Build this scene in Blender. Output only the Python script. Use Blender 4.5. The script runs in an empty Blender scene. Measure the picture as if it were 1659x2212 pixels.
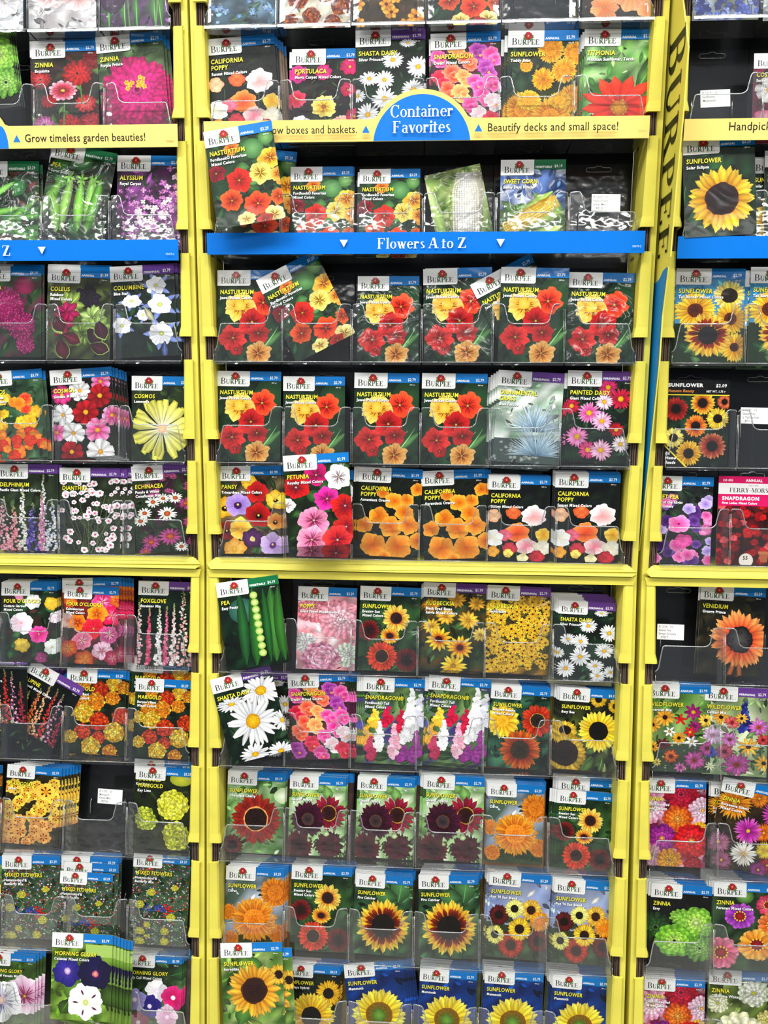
import bpy, math, random
import numpy as np
from math import sin, cos, pi, radians as rad
from mathutils import Matrix, Vector

# ------------------------------------------------------------------ camera, light, exposure
S = 0.001                       # the rack is measured in millimetres
H0 = 1450.0                     # height of the lens above the floor
CAM = (285.4, -960.4, 0.0); PITCH, YAW, ROLL, FPX = .1515, -.0543, -.00622, 1650.0
FW = Vector((sin(YAW)*cos(PITCH), cos(YAW)*cos(PITCH), -sin(PITCH)))
RT = Vector((cos(YAW), -sin(YAW), 0)); DN = FW.cross(RT)
R1 = cos(ROLL)*RT + sin(ROLL)*DN; D1 = -sin(ROLL)*RT + cos(ROLL)*DN
scene = bpy.context.scene; COL = scene.collection
cam = bpy.data.objects.new('camera', bpy.data.cameras.new('camera')); COL.objects.link(cam)
m = Matrix((R1, -D1, -FW)).transposed().to_4x4()
m.translation = Vector((CAM[0]*S, CAM[1]*S, H0*S)); cam.matrix_world = m
cam.data.sensor_fit = 'VERTICAL'; cam.data.sensor_height = 24; cam.data.lens = 24*FPX/2212
cam.data.clip_start = .05
scene.camera = cam
scene.view_settings.view_transform = 'Standard'; scene.view_settings.look = 'None'
scene.view_settings.gamma = 1; scene.view_settings.use_curve_mapping = False
scene.view_settings.exposure = 0.0
w = bpy.data.worlds.new('store_ambience'); scene.world = w; w.use_nodes = True
bgn = w.node_tree.nodes['Background']; bgn.inputs[0].default_value = (.80, .87, 1, 1); bgn.inputs[1].default_value = .22
def lamp(name, x, y, z, sx, sy, p, tgt=None):
    l = bpy.data.lights.new(name, 'AREA'); l.shape = 'RECTANGLE'; l.size = sx; l.size_y = sy; l.energy = p; l.color = (1, .985, .95)
    o = bpy.data.objects.new(name, l); COL.objects.link(o); o.location = (x, y, z)
    if tgt: o.rotation_euler = (Vector(tgt)-o.location).to_track_quat('-Z', 'Y').to_euler()
for i, (x, y) in enumerate([(-.7, -1.05), (1.3, -1.05), (-.7, -3.3), (1.3, -3.3), (-2.7, -1.6), (-2.7, -3.3)]):
    lamp('ceiling_strip_lamp', x, y, 3.1, 1.5, .22, 30, None)
lamp('rack_fill_lamp', .3, -1.9, 4.5, 3.6, 1.2, 105, (.3, 0, 1.2))  # unseen soft fill, added to light the front of the racks
scene.cycles.transparent_max_bounces = 24
scene.cycles.max_bounces = 6; scene.cycles.diffuse_bounces = 2; scene.cycles.glossy_bounces = 3
scene.cycles.caustics_reflective = False; scene.cycles.caustics_refractive = False

rnd = random.Random(7)
ZH = -230.0                     # height of the fold between upper and lower rack
LK = .10                        # the lower racks lean out this much
def yface(z): return 0.0 if z > ZH else -LK*(ZH - z)
def at(px, py, dy=0.0):
    """millimetre point seen at px, py that lies dy behind the face of the racks"""
    v = FW + (px-829.5)/FPX*R1 + (py-1106)/FPX*D1
    t = (dy - CAM[1])/v[1]; p = Vector(CAM) + t*v
    if p[2] < ZH:
        t = (dy - CAM[1] - LK*ZH)/(v[1] - LK*v[2]); p = Vector(CAM) + t*v
    return p
def W(x, y, z): return Vector((x*S, y*S, (z + H0)*S))

# ------------------------------------------------------------------ materials
def lin(c):
    c = np.asarray(c, float); return np.where(c <= .04045, c/12.92, ((c+.055)/1.055)**2.4)
def hx(s): return np.array([int(s[i:i+2], 16)/255 for i in (0, 2, 4)])
def nodes(name):
    mt = bpy.data.materials.new(name); mt.use_nodes = True
    return mt, mt.node_tree, mt.node_tree.nodes, mt.node_tree.links
def simple(name, c, rough=.6, noise=.06, scale=60, bump=0, spec=.4, stretch=(1, 1, 1)):
    mt, nt, N, L = nodes(name); b = N['Principled BSDF']
    tc = N.new('ShaderNodeTexCoord'); mp = N.new('ShaderNodeMapping'); mp.inputs['Scale'].default_value = stretch
    nz = N.new('ShaderNodeTexNoise'); nz.inputs['Scale'].default_value = scale; nz.inputs['Detail'].default_value = 4
    L.new(tc.outputs['Object'], mp.inputs[0]); L.new(mp.outputs[0], nz.inputs[0])
    rp = N.new('ShaderNodeValToRGB'); a = lin(hx(c))
    rp.color_ramp.elements[0].color = (*(a*(1-noise*2)), 1); rp.color_ramp.elements[1].color = (*np.minimum(a*(1+noise*2), 1), 1)
    rp.color_ramp.elements[0].position = .3; rp.color_ramp.elements[1].position = .7
    L.new(nz.outputs[0], rp.inputs[0]); L.new(rp.outputs[0], b.inputs['Base Color'])
    b.inputs['Roughness'].default_value = rough; b.inputs['Specular IOR Level'].default_value = spec
    if bump:
        bp = N.new('ShaderNodeBump'); bp.inputs['Strength'].default_value = bump; bp.inputs['Distance'].default_value = .002
        L.new(nz.outputs[0], bp.inputs['Height']); L.new(bp.outputs[0], b.inputs['Normal'])
    return mt
M = {}
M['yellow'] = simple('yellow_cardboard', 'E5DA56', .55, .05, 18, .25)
M['yellowdim'] = simple('yellow_cardboard_shaded', 'D8CC48', .6, .06, 18, .3)  # same yellow board, shade of the inner walls put into its colour
M['brown'] = simple('corrugated_board_edge', '54463C', .9, .3, 300, .5, .2, (1, 1, .08))
M['black'] = simple('black_backing_board', '060C10', .35, .3, 12, .1, .35)
M['grey'] = simple('grey_floor', 'A9A79F', .5, .06, 4)
M['wall'] = simple('painted_wall', 'C9CCC9', .8, .03, 6)
M['paper'] = simple('white_paper', 'F2F2F0', .5, .02, 40)
def printed(name, rough, bump, bscale, coat):
    """ink on paper: the colour of the print comes from the mesh, the creases from noise"""
    mt, nt, N, L = nodes(name); b = N['Principled BSDF']
    at_ = N.new('ShaderNodeAttribute'); at_.attribute_name = 'ink'
    L.new(at_.outputs['Color'], b.inputs['Base Color'])
    b.inputs['Roughness'].default_value = rough; b.inputs['Coat Weight'].default_value = coat; b.inputs['Coat Roughness'].default_value = .12
    b.inputs['Specular IOR Level'].default_value = .22
    if bump:
        tc = N.new('ShaderNodeTexCoord'); oi = N.new('ShaderNodeObjectInfo'); ad = N.new('ShaderNodeVectorMath'); ad.operation = 'ADD'
        ml = N.new('ShaderNodeMath'); ml.operation = 'MULTIPLY'; ml.inputs[1].default_value = 30
        L.new(oi.outputs['Random'], ml.inputs[0]); L.new(tc.outputs['Object'], ad.inputs[0]); L.new(ml.outputs[0], ad.inputs[1])
        nz = N.new('ShaderNodeTexNoise'); nz.inputs['Scale'].default_value = bscale; nz.inputs['Detail'].default_value = 2; nz.inputs['Distortion'].default_value = .8
        L.new(ad.outputs[0], nz.inputs[0])
        bp = N.new('ShaderNodeBump'); bp.inputs['Strength'].default_value = bump; bp.inputs['Distance'].default_value = .01
        L.new(nz.outputs[0], bp.inputs['Height']); L.new(bp.outputs[0], b.inputs['Normal'])
        L.new(bp.outputs[0], b.inputs['Coat Normal'])
    return mt
M['print'] = printed('printed_packet', .42, .10, 22, .3)
M['foil'] = printed('printed_glossy_pouch', .3, .55, 30, 1.0)
M['card'] = printed('printed_card', .5, 0, 0, .05)
def clear(name, tint, gl, haze, rough, k, cap=.22):
    mt, nt, N, L = nodes(name); N.remove(N['Principled BSDF']); out = N['Material Output']
    tr = N.new('ShaderNodeBsdfTransparent'); tr.inputs[0].default_value = (*tint, 1)
    g = N.new('ShaderNodeBsdfGlossy'); g.inputs['Roughness'].default_value = rough; g.inputs['Color'].default_value = (gl, gl, gl, 1)
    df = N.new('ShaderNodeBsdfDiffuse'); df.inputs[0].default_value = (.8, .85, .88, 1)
    fr = N.new('ShaderNodeFresnel'); fr.inputs['IOR'].default_value = 1.5
    mu = N.new('ShaderNodeMath'); mu.operation = 'MULTIPLY'; mu.inputs[1].default_value = k; mu.use_clamp = True
    nz = N.new('ShaderNodeTexNoise'); nz.inputs['Scale'].default_value = 45; tc = N.new('ShaderNodeTexCoord')
    L.new(tc.outputs['Object'], nz.inputs[0]); bp = N.new('ShaderNodeBump'); bp.inputs['Strength'].default_value = .18; bp.inputs['Distance'].default_value = .006
    L.new(nz.outputs[0], bp.inputs['Height']); L.new(bp.outputs[0], g.inputs['Normal'])
    m1 = N.new('ShaderNodeMixShader'); m1.inputs[0].default_value = haze  # pale diffuse share stands in for the haze of reflected light
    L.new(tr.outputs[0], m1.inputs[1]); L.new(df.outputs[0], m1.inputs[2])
    m2 = N.new('ShaderNodeMixShader'); L.new(fr.outputs[0], mu.inputs[0]); mn = N.new('ShaderNodeMath'); mn.operation = 'MINIMUM'; mn.inputs[1].default_value = cap; L.new(mu.outputs[0], mn.inputs[0]); L.new(mn.outputs[0], m2.inputs[0])
    L.new(m1.outputs[0], m2.inputs[1]); L.new(g.outputs[0], m2.inputs[2]); L.new(m2.outputs[0], out.inputs[0])
    return mt
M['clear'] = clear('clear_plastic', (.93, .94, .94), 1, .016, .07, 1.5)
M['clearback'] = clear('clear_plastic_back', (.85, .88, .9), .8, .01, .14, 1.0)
M['rim'] = clear('clear_plastic_rim', (.66, .70, .72), 1, .26, .08, 4.5, .8)  # heavier pale mix paints bright highlight lines along the rims

# ------------------------------------------------------------------ object helpers
def tag(o, label=None, cat=None, group=None, kind=None):
    for k, v in (('label', label), ('category', cat), ('group', group), ('kind', kind)):
        if v: o[k] = v
    return o
def link(name, data, mat=None, parent=None, loc=None):
    o = bpy.data.objects.new(name, data); COL.objects.link(o)
    if parent: o.parent = parent
    if loc is not None: o.location = loc
    if mat is not None and not data.materials: data.materials.append(mat)
    return o
def empty(name, loc, mat3=None):
    o = bpy.data.objects.new(name, None); COL.objects.link(o); o.empty_display_size = .02
    if mat3 is not None:
        mm = mat3.to_4x4(); mm.translation = loc; o.matrix_world = mm
    else: o.location = loc
    return o
def mesh(name, V, F, smooth=False):
    me = bpy.data.meshes.new(name); me.from_pydata([tuple(v) for v in V], [], F); me.update()
    if smooth: me.polygons.foreach_set('use_smooth', [True]*len(me.polygons))
    return me
class MB:
    """collects boxes, prisms and tubes given in millimetres; origin o"""
    def __init__(s, o=(0, 0, 0)): s.V = []; s.F = []; s.o = Vector(o)
    def add(s, V, F):
        n = len(s.V); s.V += [(Vector(v)-s.o)*S for v in V]; s.F += [tuple(i+n for i in f) for f in F]
    def box(s, x0, x1, y0, y1, z0, z1, lean=0):
        """lean: y shifts by this for every mm that z falls"""
        sh = lambda z: -lean*(z1-z) if lean else 0
        V = [(x, y+sh(z), z) for z in (z0, z1) for y in (y0, y1) for x in (x0, x1)]
        s.add(V, [(0, 2, 3, 1), (4, 5, 7, 6), (0, 1, 5, 4), (2, 6, 7, 3), (0, 4, 6, 2), (1, 3, 7, 5)])
    def prism(s, pts, d):
        """polygon of 3d points pushed along vector d"""
        n = len(pts); d = Vector(d); s.add([Vector(p) for p in pts]+[Vector(p)+d for p in pts],
              [tuple(range(n))[::-1], tuple(range(n, 2*n))]+[(i, (i+1) % n, n+(i+1) % n, n+i) for i in range(n)])
    def tube(s, pts, r, n=5, closed=False):
        pts = [Vector(p) for p in pts]; V = []; F = []; m = len(pts)
        for i, p in enumerate(pts):
            a = pts[(i-1) % m] if (i or closed) else p; b = pts[(i+1) % m] if (i < m-1 or closed) else p
            t = (b-a).normalized(); u = t.cross(Vector((0, 1, 0)))
            if u.length < .05: u = t.cross(Vector((1, 0, 0)))
            u.normalize(); v = t.cross(u)
            V += [p + r*(cos(2*pi*k/n)*u + sin(2*pi*k/n)*v) for k in range(n)]
        for i in range(m if closed else m-1):
            j = (i+1) % m
            F += [(i*n+k, i*n+(k+1) % n, j*n+(k+1) % n, j*n+k) for k in range(n)]
        if not closed: F += [tuple(range(n))[::-1], tuple((m-1)*n+k for k in range(n))]
        s.add(V, F)
    def build(s, name, mat, parent=None, smooth=False):
        o = link(name, mesh(name, s.V, s.F, smooth), mat, parent)
        if parent is None: o.location = W(*s.o)
        return o

# ------------------------------------------------------------------ lettering
def curve_mesh(txt, off):
    c = bpy.data.curves.new('t', 'FONT'); c.body = txt; c.offset = off; c.resolution_u = 2
    o = bpy.data.objects.new('t', c); COL.objects.link(o)
    dg = bpy.context.evaluated_depsgraph_get(); me = o.evaluated_get(dg).to_mesh()
    V = np.array([v.co[:2] for v in me.vertices]) if len(me.vertices) else np.zeros((0, 2))
    F = [tuple(p.vertices) for p in me.polygons]
    o.evaluated_get(dg).to_mesh_clear(); bpy.data.objects.remove(o); bpy.data.curves.remove(c)
    return V, F
GC = {}
def wid(V): return V[:, 0].max()-V[:, 0].min()
def glyph(ch, off):
    k = (ch, off)
    if k not in GC:
        if ('II', off) not in GC: GC[('II', off)] = wid(curve_mesh('II', off)[0])
        V, F = curve_mesh(ch, off) if ch != ' ' else (np.zeros((0, 2)), [])
        GC[k] = (V, F, wid(curve_mesh('I'+ch+'I', off)[0]) - GC[('II', off)])
    return GC[k]
capH = curve_mesh('H', 0)[0][:, 1].max()
def sans(txt, h, bold=.02, sx=.9, it=0.0):
    """polygons of a line of sans letters, cap height h, baseline at 0, y up"""
    V = []; F = []; x = 0; n = 0
    for ch in txt:
        v, f, a = glyph(ch, bold)
        if ch == 'M': x += .07; a += .07
        for p in v:
            V.append(((p[0]+x)*h/capH*sx + it*p[1]*h/capH, p[1]*h/capH))
        F += [tuple(i+n for i in q) for q in f]; n += len(v); x += a + bold*1.5 + .012
    return V, F, x*h/capH*sx
def serif_glyph(ch):
    P = []                                     # list of polygons; cap height 1, x height .66
    T, t, s = .17, .045, .05
    def q(*p): P.append(list(p))
    def r(x0, y0, x1, y1): q((x0, y0), (x1, y0), (x1, y1), (x0, y1))
    def bowl(cx, cy, rx, ry, a0, a1, th=T, tn=t, n=12):
        for i in range(n):
            a, b = rad(a0+(a1-a0)*i/n), rad(a0+(a1-a0)*(i+1)/n)
            q((cx+rx*cos(a), cy+ry*sin(a)), (cx+rx*cos(b), cy+ry*sin(b)), (cx+(rx-th)*cos(b), cy+(ry-tn)*sin(b)), (cx+(rx-th)*cos(a), cy+(ry-tn)*sin(a)))
    def stem(x, y0, y1, w=T, top=1, bot=1, e=.07):
        r(x, y0, x+w, y1)
        if bot: r(x-e, y0, x+w+e, y0+s)
        if top: r(x-e, y1-s, x+w+e, y1)
    def dia(x0, y0, x1, y1, w): q((x0, y0), (x0+w, y0), (x1+w, y1), (x1, y1))
    if ch in 'BRP':
        stem(.09, 0, 1); bt = .46 if ch != 'B' else .5
        cy = (1+bt)/2; r(.2, 1-t, .42, 1); r(.2, bt, .42, bt+t); bowl(.40, cy, .30, (1-bt)/2, -90, 90); w = .74
        if ch == 'B': r(.2, 0, .45, t); bowl(.43, .27, .33, .27, -90, 90); w = .82
        if ch == 'R': dia(.66, 0, .36, .48, .2); r(.62, 0, .93, s); w = .9
    elif ch in 'EF':
        stem(.09, 0, 1); r(.2, 1-t, .68, 1); q((.68, 1), (.63, 1), (.6, .78), (.68, .78)); r(.2, .5, .5, .5+t); r(.46, .4, .5, .65)
        if ch == 'E': r(.2, 0, .7, t); q((.72, 0), (.66, 0), (.62, .24), (.72, .24))
        w = .78
    elif ch == 'U': stem(.09, .3, 1, T, 1, 0); stem(.66, .3, 1, .06, 1, 0); bowl(.405, .32, .315, .34, 180, 360, T*.8, .08); w = .86
    elif ch == 'Y': dia(.36, .45, .03, 1, .2); dia(.38, .45, .7, 1, .07); stem(.33, 0, .5, T, 0); r(-.02, 1-s, .3, 1); r(.6, 1-s, .86, 1); w = .82
    elif ch == 'M': stem(.06, 0, 1, .06); stem(.84, 0, 1); dia(.42, 0, .08, 1, .17); dia(.46, 0, .86, 1, .06); w = 1.1
    elif ch in 'OC':
        bowl(.46, .5, .43, .53, 0 if ch == 'O' else 50, 360 if ch == 'O' else 322, n=20); w = .92
        if ch == 'C': r(.72, .68, .78, 1); w = .84
    elif ch in 'Ss':
        k = 1 if ch == 'S' else .66; b = .25*k
        bowl(.32*k+.02, k-b, .27*k, b, 40, 270, T*.75, t); bowl(.32*k+.02, b, .29*k, b, -140, 90, T*.75, t)
        q((.1*k, k*.72), (.26*k, k*.74), (.6*k, k*.28), (.42*k, k*.26)); w = .66*k
    elif ch == 'A': dia(.02, 0, .36, 1, .06); dia(.58, 0, .34, 1, .19); r(.2, .3, .62, .3+t); r(-.06, 0, .2, s); r(.5, 0, .9, s); w = .84
    elif ch == 'Z': r(.05, 1-t, .72, 1); r(.03, 0, .74, t); dia(.03, 0, .5, 1, .22); r(.05, .78, .1, 1); r(.68, 0, .74, .25); w = .78
    elif ch == 'o': bowl(.3, .33, .29, .345, 0, 360, T*.85, t, 16); w = .61
    elif ch in 'ec':
        bowl(.3, .33, .28, .345, 0, 320, T*.85, t, 16); w = .58
        if ch == 'e': r(.1, .34, .56, .34+t)
    elif ch == 'n': stem(.05, 0, .66, T*.85); bowl(.33, .42, .27, .25, 0, 150, T*.85, t); stem(.455, 0, .45, T*.85, 0); w = .7
    elif ch == 'r': stem(.05, 0, .66, T*.85); bowl(.36, .42, .2, .24, 60, 160, T*.7, .1); bowl(.4, .56, .08, .09, 0, 360, .08, .09, 8); w = .52
    elif ch in 'it':
        stem(.05, 0, .66, T*.85, ch == 'i'); w = .28
        if ch == 'i': bowl(.125, .88, .1, .1, 0, 360, .1, .1, 8)
        else: r(.05, .6, .2, .86); r(-.03, .62, .34, .66); r(.1, 0, .36, t); w = .38
    elif ch == 'a':
        stem(.33, 0, .5, T*.85, 0); bowl(.25, .47, .23, .2, 0, 160, T*.8, t); bowl(.25, .19, .24, .2, 60, 330, T*.8, t); w = .56
    elif ch == 'l': stem(.05, 0, 1.02, T*.85); w = .28
    elif ch == 'v': dia(.24, 0, .02, .66, .18); dia(.26, 0, .48, .66, .06); r(-.03, .62, .26, .66); r(.4, .62, .6, .66); w = .56
    elif ch == 'w':
        for d in (0, .3): dia(.22+d, 0, .02+d, .66, .17); dia(.24+d, 0, .42+d, .66, .06)
        r(-.03, .62, .24, .66); r(.65, .62, .85, .66); w = .84
    elif ch == '~': bowl(.16, .42, .13, .12, 0, 180, .05, .06, 6); bowl(.38, .42, .13, .12, 180, 360, .05, .06, 6); w = .56
    else: w = .26
    return P, w
def serif(txt, h, sp=.03, sx=1.0, big=None):
    V = []; F = []; x = 0
    for i, ch in enumerate(txt):
        P, w_ = serif_glyph(ch); k = h*(big if (big and i == 0) else 1)
        for p in P:
            n = len(V); V += [(x+a*k*sx, b*k) for a, b in p]; F.append(tuple(range(n, n+len(p))))
        x += (w_*sx+sp)*k
    return V, F, x

# ------------------------------------------------------------------ printed pictures: flat inks laid over each other
PW, PH = 82.0, 114.0
def mix(a, b, t): return a*(1-t)+b*t
def facing(V2, F):
    """wind every flat polygon the same way, so all ink faces outward"""
    out = []
    for f in F:
        a = sum(V2[f[i-1]][0]*V2[f[i]][1]-V2[f[i]][0]*V2[f[i-1]][1] for i in range(len(f)))
        out.append(tuple(f) if a < 0 else tuple(f[::-1]))
    return out
class Art:
    def __init__(s, seed=1, w=PW, h=PH): s.V = []; s.C = []; s.L = []; s.F = []; s.l = 0; s.r = random.Random(seed); s.w = w; s.h = h
    def add(s, V, C, F, same=False):
        n = len(s.V); w_, h_ = s.w, s.h
        ins = [(-1e-6 <= x <= w_+1e-6 and -1e-6 <= y <= h_+1e-6) for x, y in V]
        s.V += V; s.C += C; s.L += [s.l]*len(V)
        if all(ins): s.F += [tuple(i+n for i in f) for f in F]
        else:
            for f in F:
                if all(ins[i] for i in f): s.F.append(tuple(i+n for i in f)); continue
                P = [(V[i][0], V[i][1], C[i]) for i in f]
                for ax, lim, sg in ((0, 0, 1), (0, w_, -1), (1, 0, 1), (1, h_, -1)):
                    Q = []
                    for i in range(len(P)):
                        a, b = P[i-1], P[i]; da, db = (a[ax]-lim)*sg, (b[ax]-lim)*sg
                        if (da < 0) != (db < 0):
                            t = da/(da-db); Q.append((a[0]+t*(b[0]-a[0]), a[1]+t*(b[1]-a[1]), mix(a[2], b[2], t)))
                        if db >= 0: Q.append(b)
                    P = Q
                    if not P: break
                if len(P) > 2:
                    k = len(s.V); s.V += [(p[0], p[1]) for p in P]; s.C += [p[2] for p in P]; s.L += [s.l]*len(P); s.F.append(tuple(range(k, k+len(P))))
        if not same: s.l += 1
    def poly(s, pts, c, same=False): s.add(list(pts), [hx(c) if isinstance(c, str) else c]*len(pts), [tuple(range(len(pts)))], same)
    def rect(s, x0, y0, x1, y1, c): s.poly([(x0, y0), (x1, y0), (x1, y1), (x0, y1)], c)
    def word(s, g, x, y, c, sh=None):
        V, F, w_ = g
        if sh: s.add([(x+a+sh[0], y-b+sh[1]) for a, b in V], [hx('101810')]*len(V), F)
        if V and len(V) == sum(len(f) for f in F):      # built glyphs overlap: a hair of depth between their strokes
            for f in F: s.add([(x+V[i][0], y-V[i][1]) for i in f], [hx(c)]*len(f), [tuple(range(len(f)))], True); s.l += .3
        else: s.add([(x+a, y-b) for a, b in V], [hx(c)]*len(V), F)
        return w_
    def bg(s, cols, nx=8, ny=11):
        cols = [hx(c) for c in cols.split()]; V = []; C = []; F = []
        for j in range(ny+1):
            for i in range(nx+1):
                V.append((i*s.w/nx, j*s.h/ny)); C.append(cols[s.r.randrange(len(cols))]*s.r.uniform(.75, 1.15))
        for j in range(ny):
            for i in range(nx):
                a = j*(nx+1)+i; F.append((a, a+1, a+nx+2, a+nx+1))
        s.add(V, [np.clip(c, 0, 1) for c in C], F)
        for k in range(46):              # loose foliage of the same tones, out of focus
            c = np.clip(cols[s.r.randrange(len(cols))]*s.r.choice([.55, .7, 1.25, 1.45]), 0, 1); L = s.r.uniform(5, 15)
            s.petal(s.r.uniform(-4, s.w), s.r.uniform(10, s.h), s.r.uniform(0, 6.28), L, L*s.r.uniform(.12, .3), c*.8, c, c*.9, PT['point'])
        return s
    def disc(s, x, y, r, c0, c1, sq=1, n=14, rot=0, rag=0, same=False):
        c0 = hx(c0) if isinstance(c0, str) else c0; c1 = hx(c1) if isinstance(c1, str) else c1
        V = [(x, y)]; C = [c0]; ca, sa = cos(rot), sin(rot)
        for k in range(n):
            a = 2*pi*k/n; q = r*(1+s.r.uniform(-rag, rag)); u, v = q*cos(a), q*sin(a)*sq
            V.append((x+u*ca-v*sa, y+u*sa+v*ca)); C.append(c1)
        s.add(V, C, [(0, 1+k, 1+(k+1) % n) for k in range(n)], same)
    def petal(s, x, y, a, l, w_, c0, c1, c2, pr, sq=1, ed=.8, same=False):
        """one petal from x, y outward at angle a; pr: half width along its length"""
        n = len(pr)-1; V = []; C = []; F = []; ca, sa = cos(a), sin(a); br = s.r.uniform(.84, 1.1); bend = s.r.uniform(-.12, .12)*l
        for i, p in enumerate(pr):
            t = i/n; c = mix(c0, c1, t*2) if t < .5 else mix(c1, c2, t*2-1); c = np.clip(c*br, 0, 1)
            o = bend*t*t
            for sd in (-1, 0, 1):
                u, v = l*t, sd*p*w_+o; V.append((x+u*ca-v*sa, y+(u*sa+v*ca)*sq)); C.append(np.clip(c*1.08, 0, 1) if sd == 0 else c*ed)
        for i in range(n):
            b = i*3; F += [(b, b+1, b+4, b+3), (b+1, b+2, b+5, b+4)]
        s.add(V, C, F, same)
PT = dict(point=(.25, .75, 1, .8, .04), round=(.3, .7, 1, .98, .45), spoon=(.12, .3, .6, 1, .7), thin=(.5, .9, 1, .85, .3), wide=(.15, .6, 1, 1.08, .8), heart=(.2, .7, 1.1, 1.1, .5))
def flower(A, x, y, r, n, cols, w_=.18, pr='round', r0=.15, sq=1, lay=1, rot=None, jit=.08, cen=None, cr=.2, ed=.8, rk=.93):
    c = [hx(q) for q in cols.split()]; c = (c*3)[:3] if len(c) < 3 else c; p = PT[pr]; rot = A.r.uniform(0, 6.28) if rot is None else rot
    for L in range(lay):
        rr = r*(rk**L)
        for k in range(n):
            a = rot+L*pi/n+2*pi*k/n+A.r.uniform(-jit, jit)
            A.petal(x+r0*r*cos(a), y+r0*r*sin(a)*sq, a, rr*(1-r0)*A.r.uniform(1-jit, 1+jit*.7), r*w_, c[0], c[1], c[2], p, sq, ed)
    if cen:
        q = cen.split(); A.disc(x, y, cr*r, q[0], q[-1], sq, 14, 0, .05)
        if cr*r > 2.2:
            for k in range(int(18+cr*r)):
                a = A.r.uniform(0, 6.28); d = cr*r*A.r.uniform(.35, .98); cc = hx(q[0] if k % 2 else q[-1])*A.r.uniform(.7, 1.7)
                A.disc(x+d*cos(a), y+d*sin(a)*sq, .045*cr*r+.12, np.clip(cc, 0, 1), np.clip(cc, 0, 1), 1, 5, same=True)
            A.l += 1
def sun(A, x, y, r, cols='D99A10 F2BE22 F8D850', cen='180C08 2A140A', cr=.42, n=22, w_=.13, sq=1, lay=2, ring=None, rot=None, seeds=None):
    flower(A, x, y, r, n, cols, w_, 'point', cr*.8, sq, lay, rot, .09)
    if ring: A.disc(x, y, r*cr*1.1, ring, ring, sq, 24, 0, .06)
    q = cen.split(); A.disc(x, y, r*cr, q[0], q[-1], sq, 26, 0, .03)
    sc = hx(seeds or q[-1])
    for k in range(70):
        a = 2.4*k; d = r*cr*math.sqrt(k/70)*.97; f = .6+1.3*A.r.random() if not seeds else A.r.uniform(.5, 1.3)
        A.disc(x+d*cos(a), y+d*sin(a)*sq, r*cr*.05, np.clip(sc*f, 0, 1), np.clip(sc*f*.7, 0, 1), 1, 5, same=True)
    A.l += 1
def pom(A, x, y, r, cols, n=14, rings=6, sq=.9, w_=.2, pr='round', cen=None, rot=0):
    """a double bloom: rings of petals, the outermost first; cols: outer ... inner"""
    c = [hx(q) for q in cols.split()]
    for k in range(rings):
        f = 1-k/rings; t = k/max(1, rings-1)*(len(c)-1); i = min(int(t), len(c)-2) if len(c) > 1 else 0
        cc = mix(c[i], c[i+1], t-i) if len(c) > 1 else c[0]; m_ = max(6, int(n*(.55+.45*f)))
        for j in range(m_):
            a = 2*pi*(j+.5*(k % 2))/m_+A.r.uniform(-.09, .09)+rot
            A.petal(x+r*f*.45*cos(a), y+r*f*.45*sin(a)*sq, a, r*f*.58*A.r.uniform(.9, 1.08), r*w_*(.5+.5*f), cc*.55, cc*.92, np.clip(cc*1.12, 0, 1), PT[pr], sq, .78)
    if cen: q = cen.split(); A.disc(x, y, r*.16, q[0], q[-1], sq, 10, 0, .15)
def fluff(A, x, y, r, cols, sq=.95, n=None):
    """ruffled pompon such as a marigold: many short curled petals"""
    c = [hx(q) for q in cols.split()]; A.disc(x, y, r, c[0]*.6, c[0]*.75, sq, 16, 0, .06); n = n or int(26+r*2.2)
    for k in range(n):
        d = r*(1-(k/n)**1.1)*.95; a = 2.399*k+A.r.uniform(-.2, .2); cc = c[A.r.randrange(len(c))]*A.r.uniform(.8, 1.12)
        A.petal(x+(d-.14*r)*cos(a), y+(d-.14*r)*sin(a)*sq, a+A.r.uniform(-.5, .5), r*.3, r*.16, cc*.5, cc*.9, np.clip(cc*1.1, 0, 1), PT['wide'], sq, .82)
def ruf(A, x, y, r, cols, n=5, sq=1, rot=None, w_=.52, cen='E8D060 705010', cr=.1, veins=None, gap=0, pl=.11, rg=.05):
    """broad petalled bloom: nasturtium, poppy, petunia, pansy"""
    c = [hx(q) for q in cols.split()]; c = (c*3)[:3] if len(c) < 3 else c; rot = A.r.uniform(0, 6.28) if rot is None else rot
    for k in range(n):
        a0 = rot+2*pi*k/n; m_ = 8; hw = pi/n*(1.22-gap); V = [(x, y)]; C = [c[0]]; br = A.r.uniform(.86, 1.1)
        R = r*A.r.uniform(.9, 1.06)
        for t, cc in ((.5, c[1]), (1, c[2])):
            for j in range(m_+1):
                q = -1+2*j/m_; a = a0+hw*q*(1 if t > .6 else 1.0); rr = R*t*(1-.25*abs(q)**3)*(1+(.06*sin(j*1.5+k*2)+A.r.uniform(-rg, rg) if t == 1 else 0))
                V.append((x+rr*cos(a), y+rr*sin(a)*sq)); C.append(np.clip(cc*br*(1.05-pl*(j % 2)-(.12 if abs(q) > .9 else 0)), 0, 1))
        F = [(0, 1+j, 2+j) for j in range(m_)]+[(1+j, m_+2+j, m_+3+j, 2+j) for j in range(m_)]
        A.add(V, C, F)
        if veins:
            vc = hx(veins)
            for q in (-.35, 0, .35):
                a = a0+hw*q; A.petal(x+.08*r*cos(a), y+.08*r*sin(a)*sq, a, r*.5, r*.025, vc, vc, vc, PT['thin'], sq)
    if cen: q = cen.split(); A.disc(x, y, r*cr, q[0], q[-1], sq, 9, 0, .1)
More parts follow.
